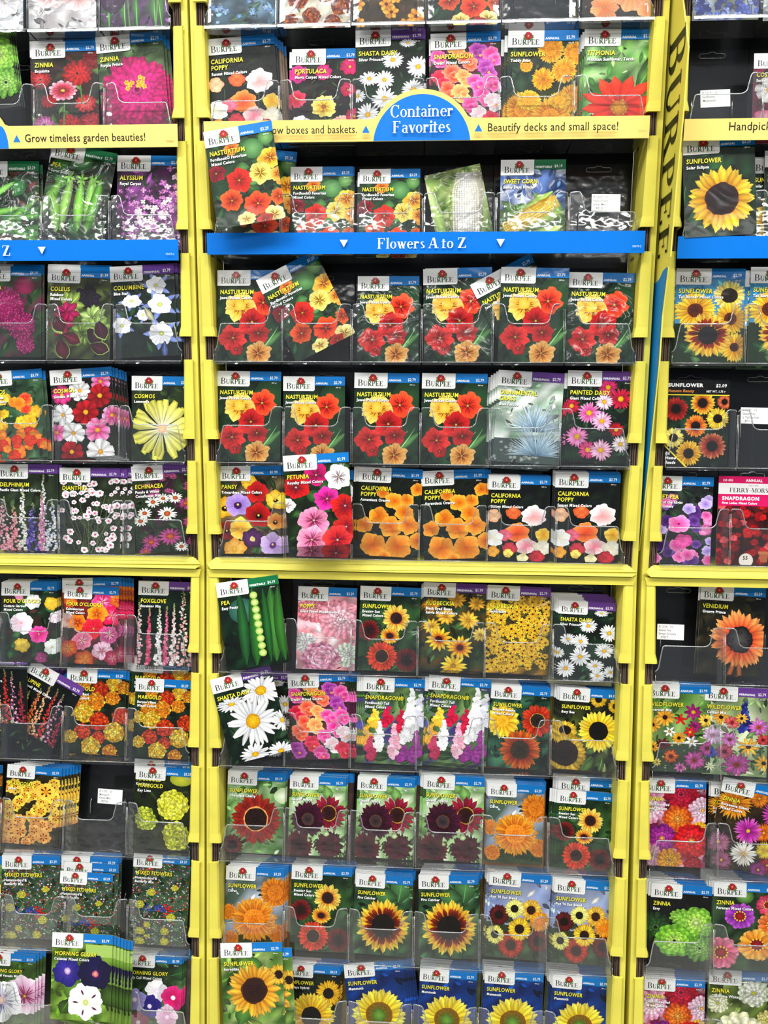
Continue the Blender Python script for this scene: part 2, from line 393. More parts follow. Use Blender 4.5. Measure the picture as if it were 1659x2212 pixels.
def leaf(A, x, y, l, w_, ang, c, vein=True):
    c = hx(c); a = rad(ang); A.petal(x, y, a, l, w_, c*.6, c, c*.85, PT['point'], 1, .72)
    if vein: A.petal(x, y, a, l*.95, l*.012+.12, np.clip(c*1.5, 0, 1), np.clip(c*1.5, 0, 1), c, PT['thin'])
def leaves(A, n, cols, l=(10, 26), box=None, k=.22):
    b = box or (0, 15, A.w, A.h); q = cols.split()
    for i in range(n):
        L = A.r.uniform(*l); leaf(A, A.r.uniform(b[0], b[2]), A.r.uniform(b[1], b[3]), L, L*k, A.r.uniform(0, 360), q[A.r.randrange(len(q))], i % 2 == 0)
def stems(A, pts, c='3C6A2C', w_=.7):
    c = hx(c)
    for x0, y0, x1, y1 in pts:
        a = math.atan2(y1-y0, x1-x0); A.petal(x0, y0, a, math.hypot(x1-x0, y1-y0), w_, c, c, c, (1, 1, 1), 1, .7)
def spike(A, x, y0, y1, w_, cols, n=40, lean=0, s0=1.4, s1=2.6, tip='8FA060'):
    """a tall spire of small bells, y0 top, y1 foot"""
    stems(A, [(x+lean, y0, x, y1)], '567040', .6); q = [hx(c) for c in cols.split()]
    for k in range(n):
        t = k/n; ww = w_*(.12+.88*t**.7); r_ = s0+(s1-s0)*t; c = q[A.r.randrange(len(q))]
        if t < .2: c = mix(hx(tip), c, t*5)
        xx = x+lean*(1-t)+A.r.uniform(-ww, ww); yy = y0+(y1-y0)*t+A.r.uniform(-.6, .6)
        if k % 3: A.disc(xx, yy, r_, np.clip(c*1.1, 0, 1), c*.7, .8, 7, 0, .15)
        else: flower(A, xx, yy, r_*1.2, 4, '%02x%02x%02x ' % tuple(int(255*v) for v in np.clip(c, 0, 1)), .45, 'round', 0, 1)
def dots(A, n, cols, r=(.5, 1.3), box=None, kind=0):
    b = box or (0, 12, A.w, A.h); q = cols.split()
    for i in range(n):
        c = q[A.r.randrange(len(q))]; x, y, rr = A.r.uniform(b[0], b[2]), A.r.uniform(b[1], b[3]), A.r.uniform(*r)
        if kind == 0: A.disc(x, y, rr, c, hx(c)*.7, A.r.uniform(.5, 1), 6, 0, .25, same=(i % 9 != 0))
        else: flower(A, x, y, rr, kind, c, .4, 'round', .1, .85, cen='F0E0A0 C0A030', cr=.22)
def daisy(A, x, y, r, sq=1, cols='D8DCE4 F4F6F8 FFFFFF', n=20, cen='F0C820 C89010', cr=.24, w_=.12, lay=1, pr='thin'): flower(A, x, y, r, n, cols, w_, pr, .15, sq, lay, None, .07, cen, cr, .82)
def pod(A, x, y, l, w_, ang, c, peas=0):
    c = hx(c); a = rad(ang); A.petal(x, y, a, l, w_, c*.8, c, c*.8, (.1, .7, .95, 1, .98, .8, .15), 1, .6)
    for k in range(peas):
        t = (k+1)/(peas+1); A.disc(x+l*t*cos(a), y+l*t*sin(a), w_*.62, 'E4F0A0', '8FBC40', 1, 12)
def cob(A, x, y, l, w_, ang, c0, c1, husk='A9C46A'):
    a = rad(ang)
    for sd, hw in ((-1, 1.0), (1, 1.0)): A.petal(x-3*cos(a), y-3*sin(a), a+sd*.13, l*1.05, w_*hw, hx(husk)*.8, hx(husk), np.clip(hx(husk)*1.2, 0, 1), (.3, .9, 1, .8, .1), 1, .7)
    A.petal(x, y, a, l, w_, hx(c1)*.8, hx(c1)*.85, hx(c1)*.9, (.7, .95, 1, .9, .45), 1, .8)
    nr = max(6, int(w_*.55)); nc = int(l/(w_/nr*1.55))
    for i in range(nc):
        for j in range(nr):
            u = (i+.5)*l/nc; f = (-1+2*(j+.5)/nr); v = f*w_*.93*(1 if u < l*.75 else 1-(u/l-.75)*1.6); rr = w_/nr*.88
            cc = np.clip(mix(hx(c0), hx(c1), abs(f)**1.5*.8)*A.r.uniform(.93, 1.05), 0, 1)
            A.disc(x+u*cos(a)-v*sin(a), y+u*sin(a)+v*cos(a), rr, cc, cc*.82, 1, 6, a+.5, same=True)
    A.l += 1
DG = '0A1A14 102A1C 183A24 0C2018'; GR = '2C5428 3C6C30 204020 487838'; LG = '8FB86A B8D090 6C9C50 A8C880'; DK = '080C10 0C1614 101C18'
def art_meshes(name, A, mat, step=None):
    V = np.array(A.V, float); L = np.array(A.L, float); st = min(.004, .45/max(A.l, 1)) if step is None else step
    V3 = np.stack([V[:, 0]-A.w/2, -.06-L*st, A.h-V[:, 1]], 1)*S
    F = facing(A.V, A.F)
    me = bpy.data.meshes.new(name); me.from_pydata(V3.tolist(), [], F); me.update()
    ca = me.color_attributes.new('ink', 'FLOAT_COLOR', 'POINT')
    C = np.concatenate([lin(np.clip(np.array(A.C), 0, 1)**(1.16 if name == 'picture' else 1)), np.ones((len(V), 1))], 1)
    ca.data.foreach_set('color', C.astype(np.float32).ravel()); me.materials.append(mat)
    return me

# ---- the pictures, one function for every kind of packet
D = {}
def d(name, header, price, title, sub, desc, seed=None, **kw):
    def deco(fn):
        A = Art(seed or sum(map(ord, name))); fn(A); D[name] = dict(art=A, head=header, price=price, title=title, sub=sub, desc=desc, **kw); return fn
    return deco
an, pe, ve = 'ANNUAL', 'PERENNIAL', 'VEGETABLE'
@d('forget', an, '$2.79', [], [], 'pale blue forget-me-not seed packet')
def _(A): A.bg('406070 203840 7090A8'); leaves(A, 14, '4A7060 6A9080'); dots(A, 46, '8AB4E8 6A9CE0 A8C8F0', (2.5, 4.6), kind=5)
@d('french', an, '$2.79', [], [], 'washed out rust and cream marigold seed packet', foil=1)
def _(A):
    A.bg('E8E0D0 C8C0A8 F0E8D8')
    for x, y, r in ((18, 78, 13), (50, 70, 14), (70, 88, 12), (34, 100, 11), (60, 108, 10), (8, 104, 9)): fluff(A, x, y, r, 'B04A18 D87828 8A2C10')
@d('calendula', an, '$2.79', [], [], 'orange starry bloom seed packet with brown eyes')
def _(A):
    A.bg('3A2C18 503818')
    for k in range(34): flower(A, A.r.uniform(0, 82), A.r.uniform(20, 114), A.r.uniform(8, 11), 6, 'C87820 F0A030 F8BC58', .34, 'round', 0, .9, cen='702C10 501808', cr=.24)
def nast(A):
    A.bg('1C3A20 285030 142818'); leaves(A, 12, '3C6C38 5C9450 2C5430', (14, 26), k=.4)
    A.disc(55, 28, 13, '7CB070', '3F7A40', .9, 18); A.disc(72, 18, 9, '88B870', '4A8040', .9, 18); A.disc(50, 62, 9, '90C880', '4E8848', .9, 18)
    for x, y, r, c in ((30, 24, 9, 'C83010 F08020 F0A040'), (8, 50, 11, '601020 80142C A01830'), (74, 42, 13, 'E88010 F8B020 FCCB50'), (86, 66, 10, 'E07010 F49820 F8B850'),
                       (34, 62, 14, 'B01408 D82014 E83820'), (22, 84, 13, 'A02808 E04818 F07030'), (52, 92, 14, 'C02008 E83C14 F06028'), (78, 88, 10, 'C83C10 E85820 F08038'),
                       (60, 58, 13, 'F0C838 F8E468 FCEE90'), (80, 62, 8, 'E07818 F09C30 F8C060'), (36, 108, 10, 'E8C060 F4DC80 F8E8A0'), (70, 108, 12, 'E8D070 F4E088 FCF0B0'), (58, 112, 9, '901818 B02418 C83020')):
        ruf(A, x, y, r*1.12, c, 5, A.r.uniform(.78, .95), veins='7A2008', rg=.07)
D['nast'] = dict(art=None)
d('nast', an, '$3.29', ['NASTURTIUM'], ['Fordhook® Favorites', 'Mixed Colors'], 'yellow and scarlet nasturtium seed packet', 5)(nast)
@d('apricot', an, '$2.79', [], [], 'apricot scalloped bloom seed packet')
def _(A):
    A.bg('201810 302018')
    for x, y, r in ((20, 60, 26), (60, 74, 30), (26, 96, 18), (80, 100, 14)): ruf(A, x, y, r, 'E87840 F0985C F4B080', 7, .9)
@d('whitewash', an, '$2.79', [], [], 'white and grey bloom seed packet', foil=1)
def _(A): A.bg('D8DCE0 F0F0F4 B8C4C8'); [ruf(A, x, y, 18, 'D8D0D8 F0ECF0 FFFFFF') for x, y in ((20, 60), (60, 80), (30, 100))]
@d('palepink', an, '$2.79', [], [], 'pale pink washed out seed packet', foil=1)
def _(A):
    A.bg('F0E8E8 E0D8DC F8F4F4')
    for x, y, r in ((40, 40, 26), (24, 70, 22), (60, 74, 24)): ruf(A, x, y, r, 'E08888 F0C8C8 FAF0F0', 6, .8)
@d('tulip', an, '$2.79', [], [], 'dark purple tulip seed packet')
def _(A):
    A.bg('6C3878 8C589C 507050 402848'); [leaf(A, x, 112, 44, 5, -90+A.r.uniform(-12, 12), '5C8C50') for x in (10, 30, 44, 66, 74)]
    stems(A, [(32, 70, 34, 114), (68, 64, 70, 114)], '7CA060', 1.2)
    for x, y in ((32, 66), (66, 60), (14, 84)):
        for a in (-115, -65, -90): A.petal(x, y+10, rad(a), 30, 9, hx('2A0C30'), hx('4C1850'), hx('702C74'), PT['point'])
@d('bluelark', an, '$2.79', [], [], 'blue larkspur seed packet')
def _(A): A.bg('8890B0 B0B8C8 707860'); [spike(A, x, 20, 112, 9, '3C54B0 6478D0 28388C 98A8E0', 50, s0=2, s1=4.5) for x in (14, 38, 62, 78)]
def limez(A):
    A.bg(DK)
    for x, y, r in ((24, 40, 22), (12, 78, 22), (62, 38, 19), (56, 60, 22), (36, 86, 24), (72, 84, 20)): pom(A, x, y, r, '6FA838 98CC50 C8EC80', 15, 7, .85, .2, cen='D8F0A0 6A9030')
@d('limezinnia', an, '$2.79', ['ZINNIA'], ['Envy'], 'lime green zinnia seed packet')
def _(A):
    A.bg('080C0C 0C1410 100C14'); pom(A, 8, 60, 22, '1C3C18 2C5824 4A7C38', 13, 5, .9, .2); pom(A, 42, 44, 16, '7CB040 A8D860', 13, 5, .7, .2)
    pom(A, 62, 50, 24, '7CB440 A4D858 D0F090', 16, 7, .85, .25, cen='E8F8C0 90B040'); pom(A, 34, 76, 26, '6CA834 98D048 C4EC74', 16, 7, .82, .26); pom(A, 68, 84, 20, '5C9430 88BC50 A8D878', 14, 6, .9, .2)
@d('exquisite', an, '$2.79', ['ZINNIA'], ['Exquisite'], 'crimson and rose zinnia seed packet')
def _(A):
    A.bg('182014 2C3018 401818'); leaves(A, 14, '3C5A28 6A8C48 24401C')
    for x, y, r, c in ((76, 22, 14, '701018 A01820'), (10, 44, 14, '801418 B82028 E07070'), (56, 38, 19, '900C14 C41820 E03030'), (20, 70, 10, 'A01820 D02830'), (66, 74, 13, 'B02028 E04848 F07870'), (72, 96, 14, '8C1420 C02C38 E05060'), (46, 98, 14, 'A01820 D83030'), (14, 98, 13, 'C060A0 E8A8D0')): pom(A, x, y, r, c, 14, 6, .8, .2)
    pom(A, 38, 58, 17, 'E8A8B8 C83850 801028', 16, 6, .7, .19, cen='F0D060 C08020'); stems(A, [(40, 72, 38, 100), (60, 52, 62, 74)], '6A9C50', 1)
@d('purple', an, '$2.79', ['ZINNIA'], ['Purple Prince'], 'big magenta zinnia seed packet')
def _(A):
    A.bg('4C6440 708C60 38502C'); pom(A, 40, 92, 44, '8C0C50 B01468 C82880', 24, 5, .7, .15); pom(A, 46, 66, 42, 'A80C60 D01880 E83098', 26, 8, .92, .14)
    for k in range(12): flower(A, 44+A.r.uniform(-12, 12), 56+A.r.uniform(-5, 8), 3, 5, 'E08020 F8C030 FCE060', .4, 'round', 0)
def calsun(A):
    A.bg(DK+' 182818'); leaves(A, 16, '3C4C30 56684A 2A3824', (8, 18), (0, 50, 82, 114), .1)
    stems(A, [(40, 70, 38, 112), (60, 50, 58, 100), (18, 60, 20, 112)], '50684A', .6)
    for x, y, r, c, n in ((8, 54, 9, 'F0B080 F8D0B0', 4), (34, 50, 9, 'E06030 F08048', 4), (60, 54, 15, 'F8A0A0 FAC8C8 FFF4F4', 6), (40, 76, 15, 'E84810 F86C20 FC9850', 5), (22, 80, 9, 'E85878 F08098', 4),
                          (74, 78, 10, 'E8A010 F8C838 FAD868', 4), (8, 84, 12, 'F0E8D0 F8F8F0 FFFFFF', 5), (52, 94, 12, 'F08098 F8B8C0 FCE0E0', 5), (30, 98, 9, 'C02840 D84858', 4), (74, 96, 11, 'E8E0C0 F8F4E8', 5), (8, 102, 8, 'E89820 F4B850', 4), (28, 104, 6, 'F8D040 FCE888', 4), (66, 108, 10, 'B02030 D03C48', 4), (48, 110, 7, 'F8E8A0 F4F0D0', 4)):
        ruf(A, x, y, r*1.15, c, n, .82, rot=-1.57, cen=None, pl=.05, rg=.03)
d('calsun', an, '$2.79', ['CALIFORNIA', 'POPPY'], ['Sunset Mixed Colors'], 'coral and white poppy seed packet', 11)(calsun)
@d('portulaca', an, '$2.79', ['PORTULACA'], ['Magic Carpet Mixed Colors'], 'pink and yellow portulaca seed packet')
def _(A):
    A.bg('101810 203020 301020'); leaves(A, 26, '3C5430 64824C', (6, 12), k=.12)
    for x, y, r, c in ((8, 30, 12, 'A01060 C82080 E040A0'), (40, 28, 11, 'C02070 E03C90'), (72, 22, 12, 'A80C50 D02070'), (6, 60, 12, 'B80838 E02850 F05878'), (70, 50, 10, 'C00848 E83070'), (12, 92, 14, 'E8E0E0 FFFFFF F8F0F0'), (62, 92, 13, 'F08060 F8A890 FCC8B8'), (78, 82, 12, 'C02050 E04070')): ruf(A, x, y, r, c, 6, .9, cen='F0D040 C09020', cr=.16)
    ruf(A, 40, 70, 16, 'F0B020 F8D458 FCE88C', 7, .85, cen='C07818 805010', cr=.2, veins='D89828')
def shasta(A):
    A.bg(DG); leaves(A, 24, '28482C 3C6440 1C3420', (6, 15))
    for x, y, r, q in ((62, 16, 10, .5), (44, 35, 13, .8), (16, 56, 12, .7), (74, 44, 14, .9), (34, 58, 12, .9), (34, 80, 15, .9), (68, 70, 14, .8), (56, 92, 13, .7), (14, 98, 14, .95), (60, 106, 12, .8), (78, 100, 10, .9), (2, 76, 10, .8)): daisy(A, x, y, r, q)
d('shasta', pe, '$2.79', ['SHASTA DAISY'], ['Silver Princess'], 'white daisy seed packet', 3)(shasta)
def snapd(A):
    A.bg('601848 30401C 882058 204020'); leaves(A, 10, '38582C 507840')
    cl = ['F03828 F86848 FCA080', 'E8208C F050A8 F890C8', '8C1C88 B03CA8 D070C8', 'F88048 FCA868 FCD088', 'F8C0D0 FCE0E8 FFFFFF', 'C81038 E02850 F05070']
    for i, (x, y) in enumerate([(10, 30), (30, 20), (56, 24), (72, 30), (44, 34), (66, 44), (12, 54), (26, 48), (40, 54), (54, 60), (72, 60), (22, 68), (36, 72), (62, 76), (14, 80), (48, 86), (74, 82), (30, 94), (58, 98), (10, 102), (42, 108), (72, 104)]):
        c = cl[[1, 3, 2, 1, 0, 2, 5, 0, 3, 1, 1, 0, 3, 1, 0, 1, 4, 5, 4, 2, 1, 5][i]]
        ruf(A, x-2, y-4, 10.5, c, 4, .8, cen=None, rg=.14); ruf(A, x+2, y+3, 9.5, c, 3, .8, cen='F8C060 F0A040', cr=.2, rg=.14); ruf(A, x+A.r.uniform(-6, 6), y, 5, c, 3, .8, cen=None, rg=.14)
d('snapd', an, '$2.79', ['SNAPDRAGON'], ['Dwarf Mixed Colors'], 'hot pink and orange snapdragon seed packet', 9)(snapd)
@d('teddy', an, '$2.79', ['SUNFLOWER'], ['Teddy Bear'], 'fluffy golden sunflower seed packet')
def _(A):
    A.bg('304838 1C2C24 404820'); leaves(A, 8, '3C5A44 28443A', (18, 30), (0, 40, 40, 80), .35)
    for x, y, r in ((50, 22, 16), (78, 26, 14), (22, 40, 8), (66, 46, 15), (18, 90, 20), (76, 78, 17), (52, 100, 24), (72, 108, 14), (6, 110, 12)): sun(A, x, y, r, 'C87808 F0A018 F8C040', 'D08010 E8A020', .45, 30, .1, 1, 3)
    sun(A, 42, 56, 14, 'D88408 F4A818 FAC030', '7C5010 D89020', .3, 28, .1, 1, 3); sun(A, 26, 80, 15, 'E09010 F8BC28 FCD048', 'E09810 F0B028', .5, 28, .1, .8, 3); sun(A, 62, 80, 14, 'E09010 F8B820 FCD048', 'E8A010 F8B828', .5, 28, .1, .7, 3)
@d('tithonia', an, '$2.79', ['TITHONIA'], ['Mexican Sunflower, Torch'], 'large red orange single bloom seed packet')
def _(A):
    A.bg('50883C 88B868 3C6C30 A8D090'); leaf(A, 78, 30, 50, 8, 110, '4C7C38'); leaf(A, 64, 66, 26, 6, -60, '6CA050')
    flower(A, 42, 88, 46, 13, 'B81808 F03414 F85428', .17, 'point', .12, .82, 1, .2); A.disc(42, 90, 11, 'E8A828', 'B06010', .8, 16, 0, .1)
    dots(A, 50, 'F8C840 E09820 FCE070', (.6, 1.1), (33, 80, 51, 97))
def beans(A, seed=0):
    A.bg('14381C 205028 0C2414 603030'); leaves(A, 6, '2C7038 3C8C48', (20, 30), k=.4)
    for k in range(16): pod(A, A.r.uniform(-10, 60), A.r.uniform(30, 112), A.r.uniform(40, 60), 4, A.r.uniform(-40, 30), ['6CB848', '8CD060', '4C9838'][k % 3])
d('bean', ve, '$3.29', ['BEAN'], [''], 'green bean seed packet', foil=1)(beans)
@d('sugarpea', ve, '$2.79', ['PEA'], ['Sugar Snap®'], 'tilted snap pea pod seed packet', foil=1)
def _(A):
    A.bg('183820 28502C 142C18 403428'); leaves(A, 8, '3C7838 5C9C4C', (20, 30), k=.4); A.disc(40, 18, 14, '58A050', '2C6830', .8)
    for x, y, l, a, c in ((20, 40, 64, 112, '8CCB58'), (32, 38, 66, 100, 'A8DC70'), (44, 40, 62, 88, '88C850'), (56, 30, 66, 84, '9CD468'), (68, 34, 70, 94, '78BC48'), (10, 60, 50, 70, '98D060')): pod(A, x, y, l, 6.5, a, c)
    for x in (28, 44, 60): flower(A, x, 38, 9, 5, '70B048 98CC60', .2, 'point', 0)
@d('alyssum', an, '$2.79', ['ALYSSUM'], ['Royal Carpet'], 'violet and white alyssum seed packet')
def _(A): A.bg('582058 301830 8C4890 203020'); dots(A, 120, 'A050A8 C070C0 8C3C98 D898D8', (2, 4), (0, 40, 82, 114), 4); dots(A, 20, 'C070C0 E8C0E8', (3, 5), (56, 14, 82, 60), 4); dots(A, 40, 'B060B8 C880C8 D898D8 FFFFFF', (3.2, 4.4), (18, 50, 70, 90), 4); dots(A, 12, 'FFFFFF F8E8F8 F0D8F4', (3.4, 4.6), (26, 60, 60, 82), 4); dots(A, 12, 'FFFFFF F0D8F0', (3, 4.5), (12, 84, 82, 110), 4)
@d('whitecorn', None, '', [], [], 'tilted packet of white corn cob', foil=1)
def _(A): A.bg('A8C070 D0DC98 7C9C50 5C8040'); [A.petal(x, 112, rad(a), 110, 9, hx('7CA050'), hx('B8D080'), hx('E0ECB8'), PT['point']) for x, a in ((20, -110), (64, -74), (12, -92), (70, -96))]; cob(A, 40, 114, 108, 21, -80, 'FFFFFF', 'E0DCC8', 'A8C468')
@d('sweetcorn', ve, '$4.19', ['SWEET CORN'], ['Sunny Days Hybrid'], 'yellow sweet corn seed packet', foil=1)
def _(A): A.bg('4468B0 6C8CC8 D0D8E8 385890', 6, 5); A.rect(0, 62, 82, 114, '4C6C34'); leaves(A, 9, '5C8C40 7CA858', (20, 36), (0, 60, 82, 110)); cob(A, 6, 88, 76, 10, -28, 'FCE878', 'E8B838'); cob(A, 12, 112, 72, 10, -12, 'FCE070', 'E0AC30')
@d('eclipse', an, '$3.29', ['SUNFLOWER'], ['Solar Eclipse'], 'yellow sunflower with wide black disc, seed packet')
def _(A): A.bg('14301C 1C4828 0C2014'); leaves(A, 10, '2C5C34 184024', (24, 40), k=.35); sun(A, 43, 72, 38, 'C88010 F4B828 F8D850', '0C0610 2C1014', .46, 22, .13, 1, 2, '3C1010')
def celosia(A):
    A.bg('305828 1C3018 602040 18401C'); A.disc(60, 24, 14, 'C02070', '701040', .8)
    for x, y, r in ((34, 52, 27), (56, 74, 19), (62, 98, 12)):
        A.disc(x, y, r, '90105C', '680840', .95, 20, 0, .06)
        for k in range(int(r*9)):
            a = A.r.uniform(0, 6.28); q = r*math.sqrt(A.r.random())*.96; A.disc(x+q*cos(a), y+q*sin(a), A.r.uniform(1, 2), np.clip(hx('F050B0')*A.r.uniform(.7, 1.08), 0, 1), hx('780848'), .55, 6, a, .3)
    leaf(A, 8, 112, 22, 8, -60, '70A060')
d('celosia', an, '$4.19', ['CELOSIA'], ['Coral'], 'magenta cockscomb celosia seed packet')(celosia)
@d('coleus', an, '$1.99', ['COLEUS'], ['Rainbow', 'Mixed Colors'], 'maroon and lime coleus leaf seed packet')
def _(A):
    A.bg('3C4020 202818 586830'); 
    for x, y, n, c in ((52, 36, 10, '241830'), (30, 46, 9, '90A850'), (60, 62, 12, 'B8D880'), (48, 82, 12, '88A850'), (24, 56, 7, 'B01860'), (20, 70, 6, 'A01050'), (66, 74, 8, '98B860')):
        for k in range(n): leaf(A, x, y, A.r.uniform(14, 20), 5, k*360/n+A.r.uniform(-12, 12), c)
    for x, y, l, w_, a, c in ((10, 62, 22, 9, 60, '681830'), (22, 84, 24, 8, 20, '701C34'), (18, 90, 26, 9, 80, '5C142C'), (54, 76, 26, 9, 50, '401428'), (66, 66, 24, 9, 70, '4C1830'), (58, 96, 24, 8, 20, '581C34')):
        A.petal(x, y, rad(a), l*1.06, w_*1.12, hx('B0C870'), hx('B0C870'), hx('B0C870'), PT['point']); leaf(A, x, y, l, w_, a, c)
@d('columbine', pe, '$2.79', ['COLUMBINE'], ['Blue Star'], 'white and blue columbine seed packet')
def _(A):
    A.bg('0C2018 143020 182C30'); leaves(A, 10, '1C4028 2C5838')
    for x, y, r, q in ((58, 26, 16, .9), (26, 44, 15, .7), (62, 50, 20, .8), (12, 74, 15, .9), (40, 62, 10, .9), (62, 86, 20, .9)):
        flower(A, x, y, r*1.25, 5, '4C60A8 7C90D0 98A8E0', .16, 'point', .1, q, 1, .6); ruf(A, x, y, r*.8, 'E0E0F0 F8F8FF FFFFFF', 5, q, cen='F0F0A0 A8B850', cr=.22)
    leaf(A, 42, 52, 22, 4, 60, 'D8D8B0'); leaf(A, 66, 96, 22, 4, 95, '6478B8')
def tallb(A):
    A.bg('3C90C0 58A8D0', 4, 3); A.rect(0, 66, 82, 114, '20381C'); leaves(A, 16, '2C5C34 6C9C60 183820', (12, 24), (0, 66, 82, 110), .35)
    sun(A, 64, 32, 20, 'E8C848 F0DC78 F8ECA8', '1C140C 30200C', .5, 20, .14, .9); sun(A, 24, 50, 26, 'D89018 F4C030 F8DC60', '28100C 6C2C14', .36, 22, .12, .9, seeds='8C4820')
    sun(A, 66, 60, 20, 'D89010 F0B828 F8D850', '28100C 6C3418', .38, 22, .12, 1, seeds='8C5020'); sun(A, 72, 94, 18, 'D89018 F0B830 F8D458', '28100C 502010', .3, 20, .13)
    sun(A, 40, 80, 29, 'E09818 F0B430 F8D060', '0C0808 180C0C', .4, 22, .13, .95); flower(A, 40, 78, 24, 24, '401008 8C2410 B84418', .1, 'point', .4, .8, 1); A.disc(40, 80, 11.5, '080606', '180C0C', .95, 20)
d('tallb', an, '$2.79', ['SUNFLOWER'], ['Tall Border Mixed Colors'], 'yellow and bronze sunflowers on blue, seed packet', 8)(tallb)
def jewel(A):
    A.bg('14301C 1C4024 0C2014 284C2C'); A.disc(70, 30, 22, '2C5830', '1C4024', 1, 20); A.disc(70, 80, 24, '2C5430', '183820', 1, 20); leaf(A, 52, 104, 46, 4, -48, '6CA060')
    stems(A, [(50, 62, 66, 42), (40, 100, 66, 70)], '7CA868', .7)
    for x, y, r, c in ((58, 40, 17, 'C81808 F03818 F86030'), (30, 46, 17, 'E08818 F8B838 FCD878'), (44, 64, 15, '80080C B81018 D82828'), (52, 78, 12, '900C10 C01818 D83028'), (20, 84, 16, 'A81010 D82420 E84038'), (24, 98, 8, 'A01010 D02828'), (52, 103, 14, 'D07818 F0A848 F8C880')): ruf(A, x, y, r*1.16, c, 5, A.r.uniform(.8, 1), w_=.5, veins='701008', rg=.09)
    A.disc(29, 44, 7, 'FCD060', 'F8B838', 1, 8, 0, .3)
d('jewel', an, '$2.79', ['NASTURTIUM'], ['Jewel Mixed Colors'], 'orange and red nasturtium seed packet', 4)(jewel)
d('jewelf', an, '$2.79', ['NASTURTIUM'], ['Jewel Mixed Colors'], 'shiny orange and red nasturtium packet', 4, foil=1)(jewel)
@d('cosbright', an, '$3.79', ['COSMOS'], ['Bright Lights', 'Mixed Colors'], 'orange and yellow cosmos seed packet')
def _(A):
    A.bg('3C6040 587C58 284830')
    for k in range(46):
        y = A.r.uniform(34, 112); ruf(A, A.r.uniform(0, 82), y, A.r.uniform(6, 9.5), A.r.choice(['E87010 F89020 FCA840', 'F0A818 F8C838 FCDC68', 'D83018 F04828 F87048', 'F0B020 F8D040']) if y < 75 else A.r.choice(['D83018 E84828', 'F08018 F8A038']), 6, .9)
@d('gazebo', an, '$2.79', ['COSMOS'], ['Gazebo Mixed Colors'], 'white pink and dark red cosmos seed packet')
def _(A):
    A.bg('181C18 28301C')
    W_, R_, K_ = 'E0D8E0 F8F8F8 FFFFFF', '800C14 A81420 C02030', 'D03880 F078B0 F8A8D0'
    for x, y, r, c in ((14, 32, 13, 'C02878 E85098'), (38, 28, 14, W_), (66, 18, 13, K_), (14, 58, 14, W_), (4, 80, 12, K_), (78, 62, 13, K_), (64, 36, 16, R_), (44, 56, 17, R_), (26, 82, 15, W_), (58, 80, 17, K_), (22, 106, 15, R_), (60, 108, 18, W_)): flower(A, x, y, r, 8, c, .3, 'wide', .1, .95, 1, cen='F8C840 D08818', cr=.2)
@d('lemonade', an, '$3.29', ['COSMOS'], ['Lemonade'], 'one huge pale yellow cosmos seed packet')
def _(A): A.bg('182414 28381C 304020'); flower(A, 42, 70, 42, 15, 'F8F8E0 F0EC90 E4E064', .125, 'spoon', .08, 1.0, 2, cen='F8E0A0 E8B0A0', cr=.14)
@d('grass', pe, '$2.79', ['ORNAMENTAL', 'GRASS'], ['Blue Fescue'], 'blue grey ornamental grass seed packet')
def _(A):
    A.bg('C8D8C8 A8C0B0 E0E8E0 8CA890'); A.rect(0, 84, 82, 114, '50605C'); dots(A, 60, '909C98 B8C0BC 687470', (2, 4), (0, 88, 60, 114))
    for cx, cy, L in ((50, 74, 36), (54, 104, 40)):
        for k in range(150): a = rad(A.r.uniform(-178, -2)); A.petal(cx+A.r.uniform(-4, 4), cy, a, L*A.r.uniform(.6, 1), .85, hx('587890'), hx('A8C4D8'), hx('D0E0E8'), (1, .8, .2))
@d('painted', pe, '$2.79', ['PAINTED DAISY'], ['Giant Mixed Colors'], 'crimson and pink painted daisy seed packet')
def _(A):
    A.bg(DG); leaves(A, 44, '3C5C40 58785C 284830', (5, 12), k=.2)
    for x, y, r, c in ((50, 20, 12, 'C01858 E03880'), (66, 34, 14, 'A00C30 C81848 E03060'), (46, 38, 11, 'F0B8D8 F8E0F0'), (6, 44, 11, 'B80C38 D82858'), (28, 52, 14, 'D848A0 F080C0 F8A8D8'), (44, 62, 13, 'E8A0D0 F8C8E8'), (62, 72, 10, '980C20 C82030'), (14, 82, 14, 'E070B0 F0A0D0'), (28, 98, 12, 'C83878 E05890'), (44, 98, 14, 'E8A0C8 F8C8E0'), (68, 90, 11, 'D8C0D0 F4E8F0')): daisy(A, x, y, r, .95, c, 20, cr=.26)
